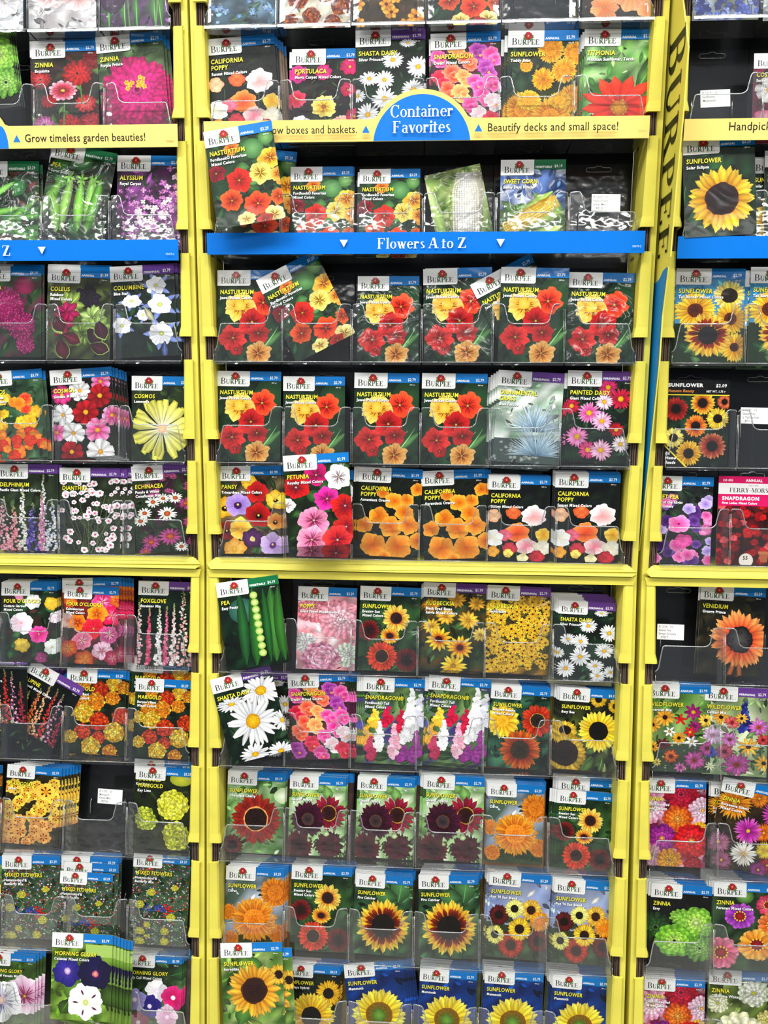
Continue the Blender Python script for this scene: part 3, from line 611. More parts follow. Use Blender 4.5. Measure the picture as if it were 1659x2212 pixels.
@d('edhume', None, '$2.09', [], [], 'black headed packet of bronze and yellow sunflowers')
def _(A):
    A.bg('142818 20402C 0C1814'); leaves(A, 10, '2C5C44 184030', (14, 26), k=.35)
    for x, y, r, c, e in ((14, 38, 16, '601008 A02018 C84030', 1), (48, 30, 16, 'A02810 E8A028 F8D050', 1), (76, 28, 10, 'A84028 D87848', 1), (68, 50, 15, 'E8B828 F8DC58', 1), (40, 60, 15, 'A83810 E88028 F0A040', 1), (12, 76, 14, 'E8C850 F8EC90', 1), (32, 96, 17, 'C88818 E8B030 F0C850', 1), (62, 86, 18, '802818 B85038 E09868', 1)): sun(A, x, y, r, c, '080808 201410', .4, 20, .13)
    A.rect(0, 0, 82, 19, '0C0C10'); A.rect(0, 19, 82, 20.2, 'F8E040'); A.poly([(0, 86), (30, 114), (0, 114)], '0C0C10'); A.poly([(0, 84.5), (0, 86.5), (28, 114), (31, 114)], 'F8E040')
    A.word(serif('SUNFLOWER'.replace('W', 'w').replace('L', 'l'), 4.2, .05, 1) if False else sans('SUNFLOWER', 4.2, .05, 1.1), 3, 9, 'FFFFFF'); A.word(sans('Autumn Beauty', 3.5, .02, .95, .2), 3, 16, 'F0A050'); A.word(sans('$2.09', 4, .03, .95, .1), 64, 9, 'FFFFFF'); A.word(sans('NET WT. 1.75 g', 2.6, .03, .85, .1), 52, 16, 'FFFFFF')
    for i, t in enumerate(('Ed', 'Hume', 'Seeds')): A.word(sans(t, 3.4, .05, 1, .15), 2, 98+i*6, 'FFFFFF')
@d('delph', pe, '$2.79', ['DELPHINIUM'], ['Pacific Giant Mixed Colors'], 'pink white and purple delphinium seed packet')
def _(A):
    A.bg('283820 1C2C1C 3C4C34')
    for x, y, w_, c in ((62, 14, 6, 'E8E4F0 F8F8FF'), (34, 30, 7, 'F0ECE0 FFFFF4'), (8, 44, 9, 'F0A0B0 F8C8D0'), (60, 36, 5, 'D080A8 E8A8C8'), (22, 56, 8, 'F090A0 F4B0B8'), (48, 52, 9, '5040A0 7C68C8 9888D8'), (74, 46, 9, 'E8E8F8 FFFFFF C8D0E8')): spike(A, x, y, 116, w_, c, 70, s0=1.1, s1=2.6)
@d('dianthus', pe, '$2.79', ['DIANTHUS'], ['Arctic Fire'], 'small white dianthus seed packet with pink eyes')
def _(A):
    A.bg('28301C 3C4830 1C2418'); stems(A, [(A.r.uniform(0, 82), A.r.uniform(30, 80), A.r.uniform(20, 60), 114) for _ in range(24)], '6C7C50', .35)
    for k in range(74): x, y, r = A.r.uniform(2, 80), A.r.uniform(16, 110), A.r.uniform(3, 5.8); ruf(A, x, y, r, 'D04878 F8E8F0 FFFFFF', 5, .85, gap=.15, cen='C02858 D85888', cr=.28)
@d('echin', pe, '$2.79', ['ECHINACEA'], ['Purple & White', 'Coneflower Mix'], 'white and purple coneflower seed packet')
def _(A):
    A.bg('20301C 34482C 482038'); leaves(A, 16, '3C5A30 284020', k=.12)
    for k in range(14): flower(A, A.r.uniform(20, 82), A.r.uniform(14, 40), 6, 10, 'A84080 C868A0', .16, 'thin', .1, .5, cen='A04020 703010', cr=.3)
    for x, y, r, c in ((26, 46, 10, 0), (40, 42, 9, 0), (56, 42, 10, 0), (70, 50, 11, 1), (14, 60, 10, 0), (44, 62, 13, 0), (8, 70, 10, 0), (74, 74, 11, 1), (20, 98, 13, 1), (46, 92, 16, 1), (60, 106, 9, 0), (76, 100, 9, 1), (12, 110, 9, 1)): flower(A, x, y+2, r, 14, 'B0407C C05898 A84080' if c else 'D8DCD0 F8F8F0 FFFFFF', .13, 'thin', .2, .75, cen='D87838 902C14', cr=.34)
@d('pansy', an, '$1.99', ['PANSY'], ['Trimardeau Mixed Colors'], 'yellow violet and red pansy seed packet')
def _(A):
    A.bg('28381C 5C4030 1C2C18 8C7858'); leaves(A, 12, '38582C 507840')
    for x, y, r, c, e in ((40, 20, 10, 'E8B020 F8D848', '000000'), (8, 54, 13, 'E8A818 F8D040', '302008'), (74, 44, 12, 'F0B820 FCE060', '201008'), (50, 34, 13, '801010 B01818 D02828', '200808'), (25, 50, 15, '8060B0 A888D8 C0A8E8', '401860'), (52, 64, 15, '500808 A01010 C82020', '100404'), (74, 72, 11, 'E06010 F09838 F8C060', '300C04'), (10, 84, 12, 'A01818 702028', '200808'), (28, 82, 14, 'E09818 F8C040 FCD868', '000000'), (44, 94, 13, '401048 702078', 'F0E0A0'), (20, 108, 14, 'E8A028 F8C868', '000000'), (70, 102, 15, 'B088D0 D0B0E8 E0C8F4', '703090')):
        ruf(A, x, y, r*1.12, c, 5, .95, rot=-.3, pl=.05, rg=.03); A.disc(x, y+1, r*.3, e if e != '000000' else 'E8A010', 'E8B838' if e == '000000' else e, .9, 7, 0, .3); A.disc(x, y, r*.1, 'FCF0A0', 'F0C020')
@d('petunia', an, '$2.79', ['PETUNIA'], ['Royalty Mixed Colors'], 'red pink and white petunia seed packet')
def _(A):
    A.bg('1C3018 284420 142010'); leaves(A, 14, '3C6C34 58904C', k=.35)
    for x, y, r, c in ((40, 26, 16, 'A00850 C81470 E02888'), (68, 30, 17, 'E8E8E8 F8F8F8 FFFFFF'), (14, 40, 17, '800C08 B81418 D82020'), (2, 62, 10, 'F0F0F0 FFFFFF'), (52, 56, 17, 'B00870 D81C98 E848B0'), (74, 66, 18, 'A00C10 C81C1C E03028'), (34, 82, 20, 'D04888 F080B0 F8A8C8'), (74, 92, 16, 'A81014 D02420 D83830'), (30, 106, 20, 'E05890 F088B0 F8B0C8'), (62, 108, 20, 'B81420 D82C30 E84848')): ruf(A, x, y, r, c, 5, .9, veins='702040', cen='F0E0C0 602030', cr=.1)
@d('calorange', an, '$1.99', ['CALIFORNIA', 'POPPY'], ['Aurantiaca Orange'], 'deep orange poppy seed packet')
def _(A):
    A.bg('101C10 1C2C18 0C140C'); leaves(A, 30, '2C4428 44603C', (5, 12), k=.1)
    for x, y, r, n in ((76, 26, 9, 4), (32, 32, 8, 4), (48, 42, 12, 5), (64, 40, 9, 4), (60, 56, 12, 5), (10, 74, 11, 4), (28, 62, 12, 4), (44, 76, 15, 5), (66, 72, 14, 5), (22, 100, 17, 4), (54, 100, 17, 4), (80, 92, 12, 4), (38, 114, 8, 4)): ruf(A, x, y, r*1.04, 'D06408 EC8C14 FCB444', n, .9, cen='E86808 C85008', cr=.08, pl=.05, rg=.03)
@d('sweetpea', an, '$2.79', ['SWEET PEA'], ['Queen of the Night', 'Mixed Colors'], 'pink and violet sweet pea seed packet')
def _(A):
    A.bg('303C30 202830 485448 2C1C38'); leaves(A, 20, '5C7458 38503C')
    for k in range(36): x, y = A.r.uniform(0, 82), A.r.uniform(28, 112); ruf(A, x, y, A.r.uniform(7, 11), A.r.choice(['4C2470 6C3C98 8C60B8', '381850 502878 6C4090', 'D04098 F070B8 F8A0D0', '9078C8 B8A0E0 D0C0F0', 'E070B0 F0A0D0']), 4, .8, cen=None)
    ruf(A, 40, 62, 15, 'E048A0 F878C0 FCA8DC', 4, .8, cen='803068 501840'); ruf(A, 46, 84, 12, 'E048A0 F870B8', 4, .8, cen=None)
@d('ferry', None, '', [], [], 'pink banded packet of red snapdragons')
def _(A):
    A.bg('401414 601C1C 301810 702028')
    for k in range(70): ruf(A, A.r.uniform(0, 82), A.r.uniform(36, 112), A.r.uniform(4, 7), A.r.choice(['B01418 D02428', '8C0C14 B01820', 'E04050 F07078', '701014 901820']), 4, .8, cen=None)
    A.rect(0, 0, 82, 9, 'E01870'); A.rect(0, 9, 82, 23, 'F8F4F4'); A.rect(0, 23, 82, 38, 'E01870')
    A.word(sans('150 MG', 2.6, .03), 5, 6.5, 'FFFFFF'); A.word(sans('ANNUAL', 3.2, .04, 1), 34, 6.8, 'FFFFFF'); A.word(sans('SINCE 1856', 1.8, 0), 38, 12.5, '909090'); A.word(serif('FERRY~MORSE', 5.6, .04), 14, 20.5, '181818')
    A.word(sans('SNAPDRAGON', 4.2, .05, 1), 5, 30.5, 'FFFFFF'); A.word(sans('First Ladies Mixed Colors', 2.8, .03, .9), 5, 35.8, 'FFFFFF')
    A.disc(38, 108, 9, 'F4F0E8', 'F0E8E0', 1, 20); A.word(sans('55', 4.4, .04), 34, 107, '603030'); A.poly([(54, 98), (66, 98), (64.5, 110), (56, 110)], 'C07048'); A.rect(53, 96, 67, 99.5, 'D08458')
@d('fourcot', an, '$2.79', ["FOUR O'CLOCKS"], ['Cottage Garden', 'Mixed Colors'], 'white pink and yellow four o\'clock seed packet')
def _(A):
    A.bg('183018 28482C 3C2820 142414'); leaves(A, 14, '2C6030 1C4824 48804C', k=.35)
    for x, y, r, c in ((46, 28, 13, 'E8E8E8 FFFFFF'), (26, 20, 7, 'E090B8'), (74, 30, 11, 'F0B820 F8D850'), (80, 50, 10, 'F0D8E8 F8ECF4'), (30, 58, 18, 'F0C8E0 F8E0F0 FCF0F8'), (56, 74, 14, 'B81070 E02C90 F060B0'), (32, 90, 12, 'C8A830 E8D058'), (76, 92, 13, 'D8E4D8 F4F8F4'), (60, 108, 10, '803060 A04880')): ruf(A, x, y, r, c, 5, .9, veins=None, cen='F8D0A0 E09060', cr=.1)
@d('fourkal', an, '$2.79', ["FOUR O'CLOCKS"], ['Kaleidoscope', 'Mixed Colors'], 'orange and crimson striped four o\'clock seed packet')
def _(A):
    A.bg('601830 30301C 802020')
    for x, y, r, c, v in ((10, 22, 12, 'D04818 F08030', 'F8C040'), (58, 22, 17, 'C01060 E82080 F060A0', 'F8C0D8'), (80, 20, 12, 'E06010 F89028', 'C01040'), (72, 42, 16, 'C81048 E82868', 'F8A0C0'), (8, 52, 13, 'E0B0A0 F4D8D0', 'E06060'), (22, 54, 14, 'D04808 F07818 F8A030', 'A02808'), (50, 40, 16, 'E06808 F89418 FCB030', 'C83808'), (46, 62, 17, 'C80C28 E81838 F03850', 'F04060'), (70, 70, 15, '981858 C04080 D870A8', 'F0C0D8'), (30, 80, 15, 'A83058 C85880 E090A8', 'F0D0D8'), (10, 92, 14, 'C84810 E87030', 'F0B040'), (60, 94, 16, 'D8A0B8 F0D0E0', 'B04070'), (34, 108, 15, 'B84818 D87838', 'E0A040'), (76, 104, 13, 'A02048 C03860', 'E0A0B8')): ruf(A, x, y, r, c, 5, .9, veins=v, cen='F8C060 802010', cr=.12)
@d('foxglove', pe, '$1.99', ['FOXGLOVE'], ['Excelsior Mix'], 'pale pink foxglove spire seed packet')
def _(A):
    A.bg(DG)
    for x, y, w_, c in ((16, 36, 3, 'D84870 F080A0'), (40, 34, 3, 'D85080 F090B0'), (50, 30, 4, 'F0C8C8 F8E8E8'), (30, 34, 5, 'F0E0E0 FFF8F8'), (2, 30, 6, 'F0B0B8 F8D8D8'), (78, 20, 6, 'F0A0B0 F8D0D0'), (62, 12, 9, 'F8C8C8 FCE8E4 F8B0B0')): spike(A, x, y, 114, w_, c, 64, s0=1, s1=2.8)
@d('pea', ve, '$4.19', ['PEA'], ['Easy Peasy'], 'open pea pod seed packet', foil=0)
def _(A):
    A.bg('0C2818 143C24 0C1C14'); A.disc(30, 40, 18, '508C78', '2C5C50', .9, 18)
    for x, a, c, w_ in ((28, 88, '2C7038', 7), (70, 92, '58A848', 9), (80, 96, '489838', 8), (60, 90, '2C7C34', 5)): pod(A, x, 14, 96, w_, a, c)
    pod(A, 46, 12, 100, 9, 88, '3C9038', 0)
    for k in range(9): A.disc(47+k*.3, 22+k*9.4, 5.2, 'F0F8B0', '98C048', .92, 14)
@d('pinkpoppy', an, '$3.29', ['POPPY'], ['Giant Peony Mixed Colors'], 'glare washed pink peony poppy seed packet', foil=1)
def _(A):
    A.bg('E8A0A8 F0C0C8 D88890 F4D8DC')  # glare is put into the inks: pinks whitened all over
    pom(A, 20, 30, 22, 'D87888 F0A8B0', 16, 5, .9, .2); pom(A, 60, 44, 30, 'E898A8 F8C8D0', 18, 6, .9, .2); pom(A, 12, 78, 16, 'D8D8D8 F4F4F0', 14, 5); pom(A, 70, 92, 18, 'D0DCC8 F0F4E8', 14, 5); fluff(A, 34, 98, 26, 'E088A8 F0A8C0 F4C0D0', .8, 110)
def evening(A):
    A.bg('1C3C1C 2C5428 183018 3C6434'); leaves(A, 8, '3C7040 284C2C', (18, 30), k=.35)
    sun(A, 14, 60, 15, '400808 701018 983028', '180808 301010', .42, 18, .13, seeds='705030'); sun(A, 66, 98, 17, '3C0C0C 681418 882820', '180808 281010', .4, 20, .13)
    sun(A, 50, 42, 19, 'D87820 F4C850 F8DC78', '200C08 341810', .4, 20, .14, 1, 2, 'A04818'); sun(A, 42, 66, 14, 'A02C10 F0A830 F8D050', '180808 381010', .35, 20, .13, .8); sun(A, 32, 94, 21, 'A82010 D84020 E86038', '200C08 401C10', .42, 20, .14, 1, 2, 'D88030')
d('evening', an, '$2.79', ['SUNFLOWER'], ['Evening Sun', 'Mixed Colors'], 'yellow and maroon sunflowers on green, seed packet', 6)(evening)
d('eveningf', an, '$2.79', ['SUNFLOWER'], ['Evening Sun', 'Mixed Colors'], 'shiny orange and yellow sunflower packet', 6, foil=1)(evening)
@d('rudbes', pe, '$1.99', ['RUDBECKIA'], ['Black Eyed Susan', 'Single Mixed Colors'], 'yellow rudbeckia with dark red eyes, seed packet')
def _(A):
    A.bg('20301C 3C5030 604818'); leaves(A, 12, '3C5C30 58804C')
    for x, y, r, c in ((10, 30, 12, 'A86818 D09828'), (44, 22, 13, 'B88020 D8A838'), (70, 26, 12, 'C08820 E0B040'), (30, 44, 14, 'C89028 E8B840'), (60, 48, 15, 'C89830 F0C850'), (12, 58, 13, 'D8A028 F4D050'), (76, 66, 12, 'E0B840 F8E080')): flower(A, x, y, r, 12, c, .18, 'point', .1, .85, cen='C09030 906020', cr=.2)
    for x, y, r in ((22, 74, 18), (50, 84, 18)): flower(A, x, y, r, 14, '981818 F4B828 F8DC60', .15, 'point', .1, .9, cen='301008 501810', cr=.26)
    flower(A, 42, 108, 18, 14, 'E8A818 F8CC38 FCE070', .15, 'point', .1, .8, cen='C0A030 706018', cr=.2)
@d('rudgold', pe, '$2.79', ['RUDBECKIA'], ['Goldsturm'], 'dense golden black-eyed rudbeckia seed packet', foil=1)
def _(A):
    A.bg('3C3C18 C89820 584818')
    for k in range(190): flower(A, A.r.uniform(0, 82), A.r.uniform(14, 112), 4+3.4*A.r.random(), 10, 'D89810 F4C028 FCDC58', .2, 'point', .1, .85, cen='100804 301808', cr=.22)
@d('venidium', an, '$3.29', ['VENIDIUM'], ['Orange Prince'], 'salmon orange bloom with black centre, seed packet')
def _(A): A.bg('181810 282818 383420'); stems(A, [(50, 80, 44, 114), (50, 80, 56, 114)], 'B06838', 3); flower(A, 52, 68, 38, 24, 'B83018 F07840 F8B068', .12, 'point', .3, 1, 2); A.disc(52, 68, 17, '585858', '100C0C', 1, 26, 0, .08); dots(A, 60, '201010 705050 301818', (.6, 1.2), (38, 54, 66, 82))
def lupine(A):
    A.bg(DK); leaves(A, 30, '284028 3C5838 1C3020', (8, 16), (0, 60, 82, 112), .14)
    for x, y, c, l in ((8, 34, 'D83858 F07888', 8), (22, 40, 'F0E080 F8F0B0', 6), (34, 30, 'E06828 F09058', 5), (44, 18, 'F0A880 F8C8A0', 6), (56, 20, 'C82028 E05048', 6), (66, 22, '501848 703060 E8B0C8', 6), (76, 36, '902038 B84058', 4)): spike(A, x, y, 92, 5, c, 60, -l, .9, 2)
    dots(A, 10, 'F0F0C0 D8D8A0', (1.2, 2), (10, 86, 70, 110))
d('lupine', pe, '$2.79', ['LUPINE'], ['Russell Mixed Colors'], 'red and yellow lupine spire seed packet', 12)(lupine)
def marig(A):
    A.bg('182818 284028 102010'); leaves(A, 34, '2C5834 407448 1C3C24', (6, 14), k=.12)
    O, Y, R_ = 'F09818 F8B838 E88010', 'F8C838 FCE068 F0B020', 'D84010 F06020 B82808'
    for x, y, r, c in ((66, 18, 11, Y), (78, 24, 9, O), (24, 20, 9, O), (46, 28, 12, R_), (64, 38, 10, O), (76, 62, 12, R_), (20, 44, 11, O), (40, 44, 13, O), (26, 60, 13, Y), (46, 70, 13, R_), (6, 56, 9, Y), (24, 84, 11, R_), (68, 84, 14, Y), (8, 92, 9, Y), (46, 92, 9, R_), (36, 104, 13, Y), (62, 110, 10, O)): fluff(A, x, y, r, c)
d('marig', an, '$3.29', ['MARIGOLD'], ["Burpee's Best", 'Mixed Colors'], 'yellow and orange marigold seed packet', 13)(marig)
@d('alaska', pe, '$2.79', ['SHASTA DAISY'], ['Alaska'], 'packet of large white daisies')
def _(A):
    A.bg(DG); leaves(A, 14, '28482C 3C6440', (10, 20)); daisy(A, 20, 38, 20, .5, n=18); daisy(A, 62, 30, 26, .8, n=22, cr=.3); daisy(A, 80, 74, 14); daisy(A, 42, 66, 33, 1, n=22, cr=.3, w_=.11, lay=1); daisy(A, 34, 108, 20, .7); daisy(A, 68, 112, 18, .7)
@d('snaptall', an, '$2.79', ['SNAPDRAGON®'], ['Fordhook® Tall', 'Mixed Colors'], 'white pink yellow and purple snapdragon packet')
def _(A):
    A.bg('6C8C58 8CA870 4C6C3C 50488C'); leaves(A, 20, '5C8448 7CA060 3C6030')
    for x, y0, y1, c in ((66, 14, 70, 'F0F0F4 FFFFFF'), (76, 22, 60, 'F0F0F0 D8D8E8'), (18, 44, 66, 'F8C828 FCDC58'), (34, 40, 64, 'B00C38 D82050'), (52, 44, 74, 'B0103C D02850'), (60, 40, 84, 'F4F4F8 FFFFFF'), (8, 66, 92, 'F8A828 F8C050'), (24, 60, 96, 'F0F0F8 FFFFFF'), (44, 62, 104, 'F090B0 F8B0C8 FAC8D8'), (72, 70, 108, '80107C A82CA0 C050B8'), (12, 80, 108, 'B82050 D84878'), (58, 90, 110, '901C88 B040A8')):
        n = int((y1-y0)/3.4); q = c.split()
        for k in range(n): t = k/n; ruf(A, x+A.r.uniform(-1, 1)*(2+4*t), y0+(y1-y0)*t, 3+5.4*t, A.r.choice(q)+' '+q[-1], 3, .9, cen=None, rg=.16)
@d('autumn', an, '$2.79', ['SUNFLOWER'], ['Autumn Beauty', 'Mixed Colors'], 'packet of yellow and rust red sunflowers')
def _(A): A.bg('1C4030 285840 143020 487C60'); leaves(A, 10, '3C7C58 5C9C74 1C4830', (18, 30), k=.35); sun(A, 18, 50, 24, 'E8A018 F8C830 FCDC58', 'E0A018 F0C030', .35, 14, .2); sun(A, 66, 46, 23, '90180C C83818 D85028', '180C08 383028', .42, 22, .13, 1, 2, 'E0A040'); sun(A, 44, 88, 29, '801C0C B85018 D88030', '1C1008 403018', .45, 26, .12, 1, 2, seeds='6C5830')
@d('busybee', an, '$4.19', ['SUNFLOWER'], ['Busy Bee'], 'packet with one large yellow sunflower before blurred ones')
def _(A): A.bg('181C10 40481C 5C6C34 101408'); leaves(A, 12, '8CA060 5C7C40', (16, 30), (30, 80, 82, 112), .2); sun(A, 54, 14, 12, 'D8A018 F0C838', '181008', .4, 16, .16); sun(A, 78, 22, 11, 'D8A018 F0C838', '181008', .4, 16, .16); sun(A, 10, 60, 17, 'D8A828 F0D048', '100C08 201408', .5, 18, .15, .8); sun(A, 12, 92, 30, 'B88C20 D8B840', '181008 302010', .6, 20, .14); sun(A, 56, 58, 29, 'E8B820 FAD838 FCE868', '080608 141008', .46, 24, .12)
@d('wildam', an, '$1.99', ['WILDFLOWER'], ['American Mix'], 'orange red and purple wildflower seed packet')
def _(A):
    A.bg('78A050 5C8840 A0C078', 6, 6); A.rect(0, 78, 82, 114, '40503C'); leaves(A, 40, '3C6034 5C7C50 284424', (6, 14), (0, 60, 82, 112)); dots(A, 50, '8CA070 A8B898 F0E890', (.8, 2), (0, 76, 82, 112))
    O = 'E09018 F4B038 F8C058'
    for x, y, r, c, n, e in ((60, 36, 12, '8C1060 B02080', 8, 'F0C040 A07020'), (24, 44, 13, O, 12, '180C08 301008'), (8, 54, 11, O, 12, '180C08'), (44, 46, 9, 'E01818 F03828', 5, 'C01010'), (76, 46, 10, 'F0B830 F8D060', 12, '180C08'), (62, 54, 9, '901060 A82478', 8, '602050'), (30, 62, 8, 'E8E8E8 FFFFFF', 6, 'D8B020 806010'), (56, 62, 9, 'D81820 F03030', 6, 'F0D060 C03020'), (42, 70, 9, O, 12, '180C08'), (8, 82, 9, O, 12, '180C08'), (58, 74, 9, 'F0D0E0 F8ECF4', 6, 'A0A060'), (32, 94, 10, 'A83018 E08030', 12, '501810'), (62, 98, 14, 'A03880 C868A8', 12, '602018 A04828'), (78, 82, 11, 'A03880 C060A0', 12, '502018'), (14, 102, 6, 'E8D040 F8E870', 8, 'A03018'), (44, 108, 8, 'B05090 D080B8', 8, '803060'), (22, 78, 9, '501028 701838', 8, '300C18')): flower(A, x, y, r, n, c, .2, 'thin', .1, .9, cen=e, cr=.26)
@d('wildcut', pe, '$2.79', ['WILDFLOWER'], ['Cutting Mix'], 'purple coneflower and blue delphinium wildflower packet')
def _(A):
    A.bg('A8C088 C8D0B0 88A070', 6, 6); leaves(A, 30, '5C8048 3C6034 88A870', (6, 14), (0, 50, 82, 112)); spike(A, 52, 14, 56, 8, '303C9C 5060C0 202878', 40, s0=2, s1=4)
    for x, y, r, c, n, e in ((22, 40, 12, 'E09828 F4B848', 10, '180C08'), (36, 46, 10, 'B83038 E07070', 16, '802020'), (48, 40, 9, 'E8A828 F4C850', 10, '180C08'), (70, 50, 14, 'B050A0 D080C8', 12, '803018 B05828'), (12, 64, 14, 'D8B0D8 F0D0F0', 14, 'A08090'), (34, 68, 12, 'B858A8 D888C8', 12, '703020'), (10, 86, 10, '3840A0 5068C8', 10, '202868'), (58, 76, 14, 'E8A028 F8C850', 9, '402008'), (28, 84, 12, 'A83050 C86880', 18, '602030'), (44, 100, 18, 'A03C80 C060A8', 14, '602818 904020'), (78, 96, 13, 'E8A828 F8C850', 10, '201008'), (76, 66, 9, 'A82830 D05050', 14, '601818'), (10, 104, 7, 'F0F0D0', 8, 'C0C060')): flower(A, x, y, r, n, c, .16, 'thin', .1, .85, cen=e, cr=.24)
@d('jaguar', an, '$2.79', ['MARIGOLD'], ['Jaguar'], 'yellow marigold seed packet with maroon blotches')
def _(A):
    A.bg('302410 404018')
    for k in range(62):
        x, y, r = (A.r.uniform(0, 82), A.r.uniform(24, 112), A.r.uniform(8, 11)) if k < 61 else (60, 36, 15)
        ruf(A, x, y, r, 'F0A828 F8C840 FCD860' if y < 74 else 'E89830 F4AC50 F8BC68', 6, .9, cen=None)
        for j in range(6): a = j*1.047+.4; A.petal(x+r*.15*cos(a), y+r*.15*sin(a)*.9, a, r*.4, r*.11, hx('8C2808'), hx('601008'), hx('701808'), PT['spoon'], .9)
        A.disc(x, y, r*.18, 'F8B830', 'D07818')
@d('keylime', an, '$3.29', ['MARIGOLD'], ['Key Lime'], 'lemon green marigold seed packet')
def _(A): A.bg('182410 202C14 30381C'); leaves(A, 8, '283818 38481C', (20, 30), k=.1); A.disc(64, 16, 16, 'D8D848', 'A8B038', .6, 16); fluff(A, 54, 52, 21, 'E8E848 F4F470 D8D838', .95, 130); fluff(A, 18, 76, 15, 'B8C840 D0D858 A8B838', .8, 90); fluff(A, 62, 98, 17, 'C0C838 D8DC58 B0B430', .9, 100)
def cherry(A):
    A.bg('5C8848 88AC70 406830 B0C8A0'); A.disc(78, 32, 11, 'E8F0D8', 'B8D0A0', 1, 14, 0, .1); sun(A, 10, 104, 16, '501008 701810', '180808', .4, 16, .14); sun(A, 42, 66, 36, 'A83820 8C1C14 B03C20', '1C0C0C 2C1410', .44, 26, .11, 1, 2, 'E8A860', seeds='4C2818')
d('cherry', an, '$4.19', ['SUNFLOWER'], ['Chocolate Cherry'], 'rust red sunflower on green, seed packet')(cherry)
def chianti(A):
    A.bg('A8D090 C8E4B0 88B870 E0F0D0'); leaves(A, 8, '88B868 6C9C50', (20, 34), k=.35)
    sun(A, 16, 100, 22, '380818 581020 701828', '300C18', .3, 16, .14); sun(A, 60, 98, 22, '400818 601028', '401018', .3, 16, .14); sun(A, 58, 52, 26, '600C20 981438 B02048', '200810 401810', .4, 18, .13, 1, 1, 'C09840', rot=.1); sun(A, 28, 62, 26, '28081C 400C28 581438', '180810 504044', .32, 18, .14, 1, 2, '703818'); A.disc(56, 82, 4, 'F0F4D8', '88B058', 1, 7, 0, .3); A.disc(30, 92, 3, 'D8E0B0', '608040', 1, 7, 0, .3)
d('chianti', an, '$2.79', ['SUNFLOWER'], ['Chianti Hybrid'], 'dark wine red sunflower seed packet')(chianti)
def citrus(A):
    A.bg('A8B8D0 8898A8 607868 C0CCD8', 5, 5); A.rect(0, 96, 82, 114, '30441C'); leaves(A, 8, '3C5C2C 284820', (16, 26), (0, 84, 82, 110), .3)
    for x, y, r in ((70, 34, 22), (6, 64, 12), (10, 100, 12), (76, 90, 14)): sun(A, x, y, r, 'B86008 E88818 F4A838', 'C06808 E08820', .5, 26, .1, 1, 3)
    sun(A, 42, 72, 33, 'C87010 F09020 F8B038', 'E07818 F09828', .45, 36, .09, .95, 4)
d('citrus', an, '$3.29', ['SUNFLOWER'], ['Citrus'], 'shaggy orange sunflower seed packet', 14)(citrus)
def gianz(A):
    A.bg('B05078 801C3C E0A8B8'); 
    for x, y, r, c, e in ((50, 20, 22, 'A00C28 C81840 E03058', 0), (10, 40, 22, 'E098B8 F8C8DC FCE4EC', 1), (78, 40, 18, 'E8B8CC FCE0EC', 1), (46, 52, 19, 'C85010 F08020 F8A040', 1), (74, 66, 12, 'E8B020 F8D048', 0), (26, 78, 20, '80187C B030A0 D860C0', 1), (64, 80, 24, 'B80C18 E82830 F04848', 1), (10, 100, 16, 'C088A0 D8A8B8', 0), (36, 106, 16, 'D89020 F0B838', 0), (66, 110, 12, 'A01828 C83040', 0)): pom(A, x, y, r, c, 16, 5, .92, .2, cen='F8D860 A03010' if e else None)
d('gianz', an, '$2.79', ['ZINNIA'], ['Giant Flowered', 'Mixed Colors'], 'pink orange and red zinnia seed packet', 15)(gianz)
@d('burpz', an, '$2.79', ['ZINNIA'], ['Burpeeana Giants', 'Mixed Colors'], 'spiky purple white and gold zinnia packet')
def _(A):
    A.bg('281810 3C3018'); 
    for x, y, r, c in ((20, 30, 24, 'A85808 E89018 F8B838'), (50, 18, 14, 'B85810 F09828'), (76, 34, 20, '80106C B828A0 D860C0'), (64, 60, 14, 'B04808 E88820'), (44, 62, 19, '90187C C038A8 E080D0'), (10, 84, 16, 'A05878 C080A0'), (44, 92, 18, 'C8B8A8 F4ECE0 FFFFF8'), (70, 82, 13, 'C8A818 F0D848'), (76, 100, 12, '900C18 B82030'), (18, 106, 14, '904868 B07090'), (66, 108, 12, '70185C A03890')): flower(A, x, y, r, 26, c, .07, 'point', .1, .95, 2, cen='F0D060 B08020', cr=.14)
def mixedf(A):
    A.bg('2C4C30 3C6038 1C3820 506C50'); leaves(A, 60, '3C6C3C 5C8858 28502C 7CA078', (4, 9), k=.15)
    dots(A, 900, 'F0F0F0 F8F8FF D82838 E84858 F0A030 6858B8 E060A0 9088D0 3C6838 FFFFFF C8D8C8 58884C 284828', (.5, 1.5)); dots(A, 26, '3858B8 5070D8 4858C8', (1.4, 2.6), (18, 70, 50, 80)); dots(A, 12, 'D82020 E84030', (1.6, 2.6), (40, 68, 60, 84))
    for x, y, r in ((28, 54, 6), (12, 72, 6.5), (58, 88, 6.5), (24, 100, 5), (14, 110, 7), (50, 108, 6), (62, 46, 5)): fluff(A, x, y, r, 'F0E838 F8F468', .85, 24)
d('mixedf', an, '$3.29', ['MIXED FLOWERS'], ['Hummingbird &', 'Butterfly Mix'], 'meadow mix seed packet of tiny blooms', 16)(mixedf)
def firecatch(A):
    A.bg('28482C 3C6840 183020 588058'); leaves(A, 5, '5C9458 4C8048', (30, 44), (40, 14, 82, 40), .4); sun(A, 42, 72, 38, '802808 F0A820 FCE058', '100C0C 181410', .4, 28, .11, 1, 2); flower(A, 42, 72, 28, 34, '280808 701808 B85018', .08, 'point', .5, 1, 1); A.disc(42, 72, 16.5, '100C0C', '201410', 1, 28)
    dots(A, 60, '282018 181010 382818', (.5, .8), (30, 60, 54, 84))
d('fire', an, '$2.79', ['SUNFLOWER'], ['Fire Catcher'], 'red-ringed yellow sunflower seed packet')(firecatch)
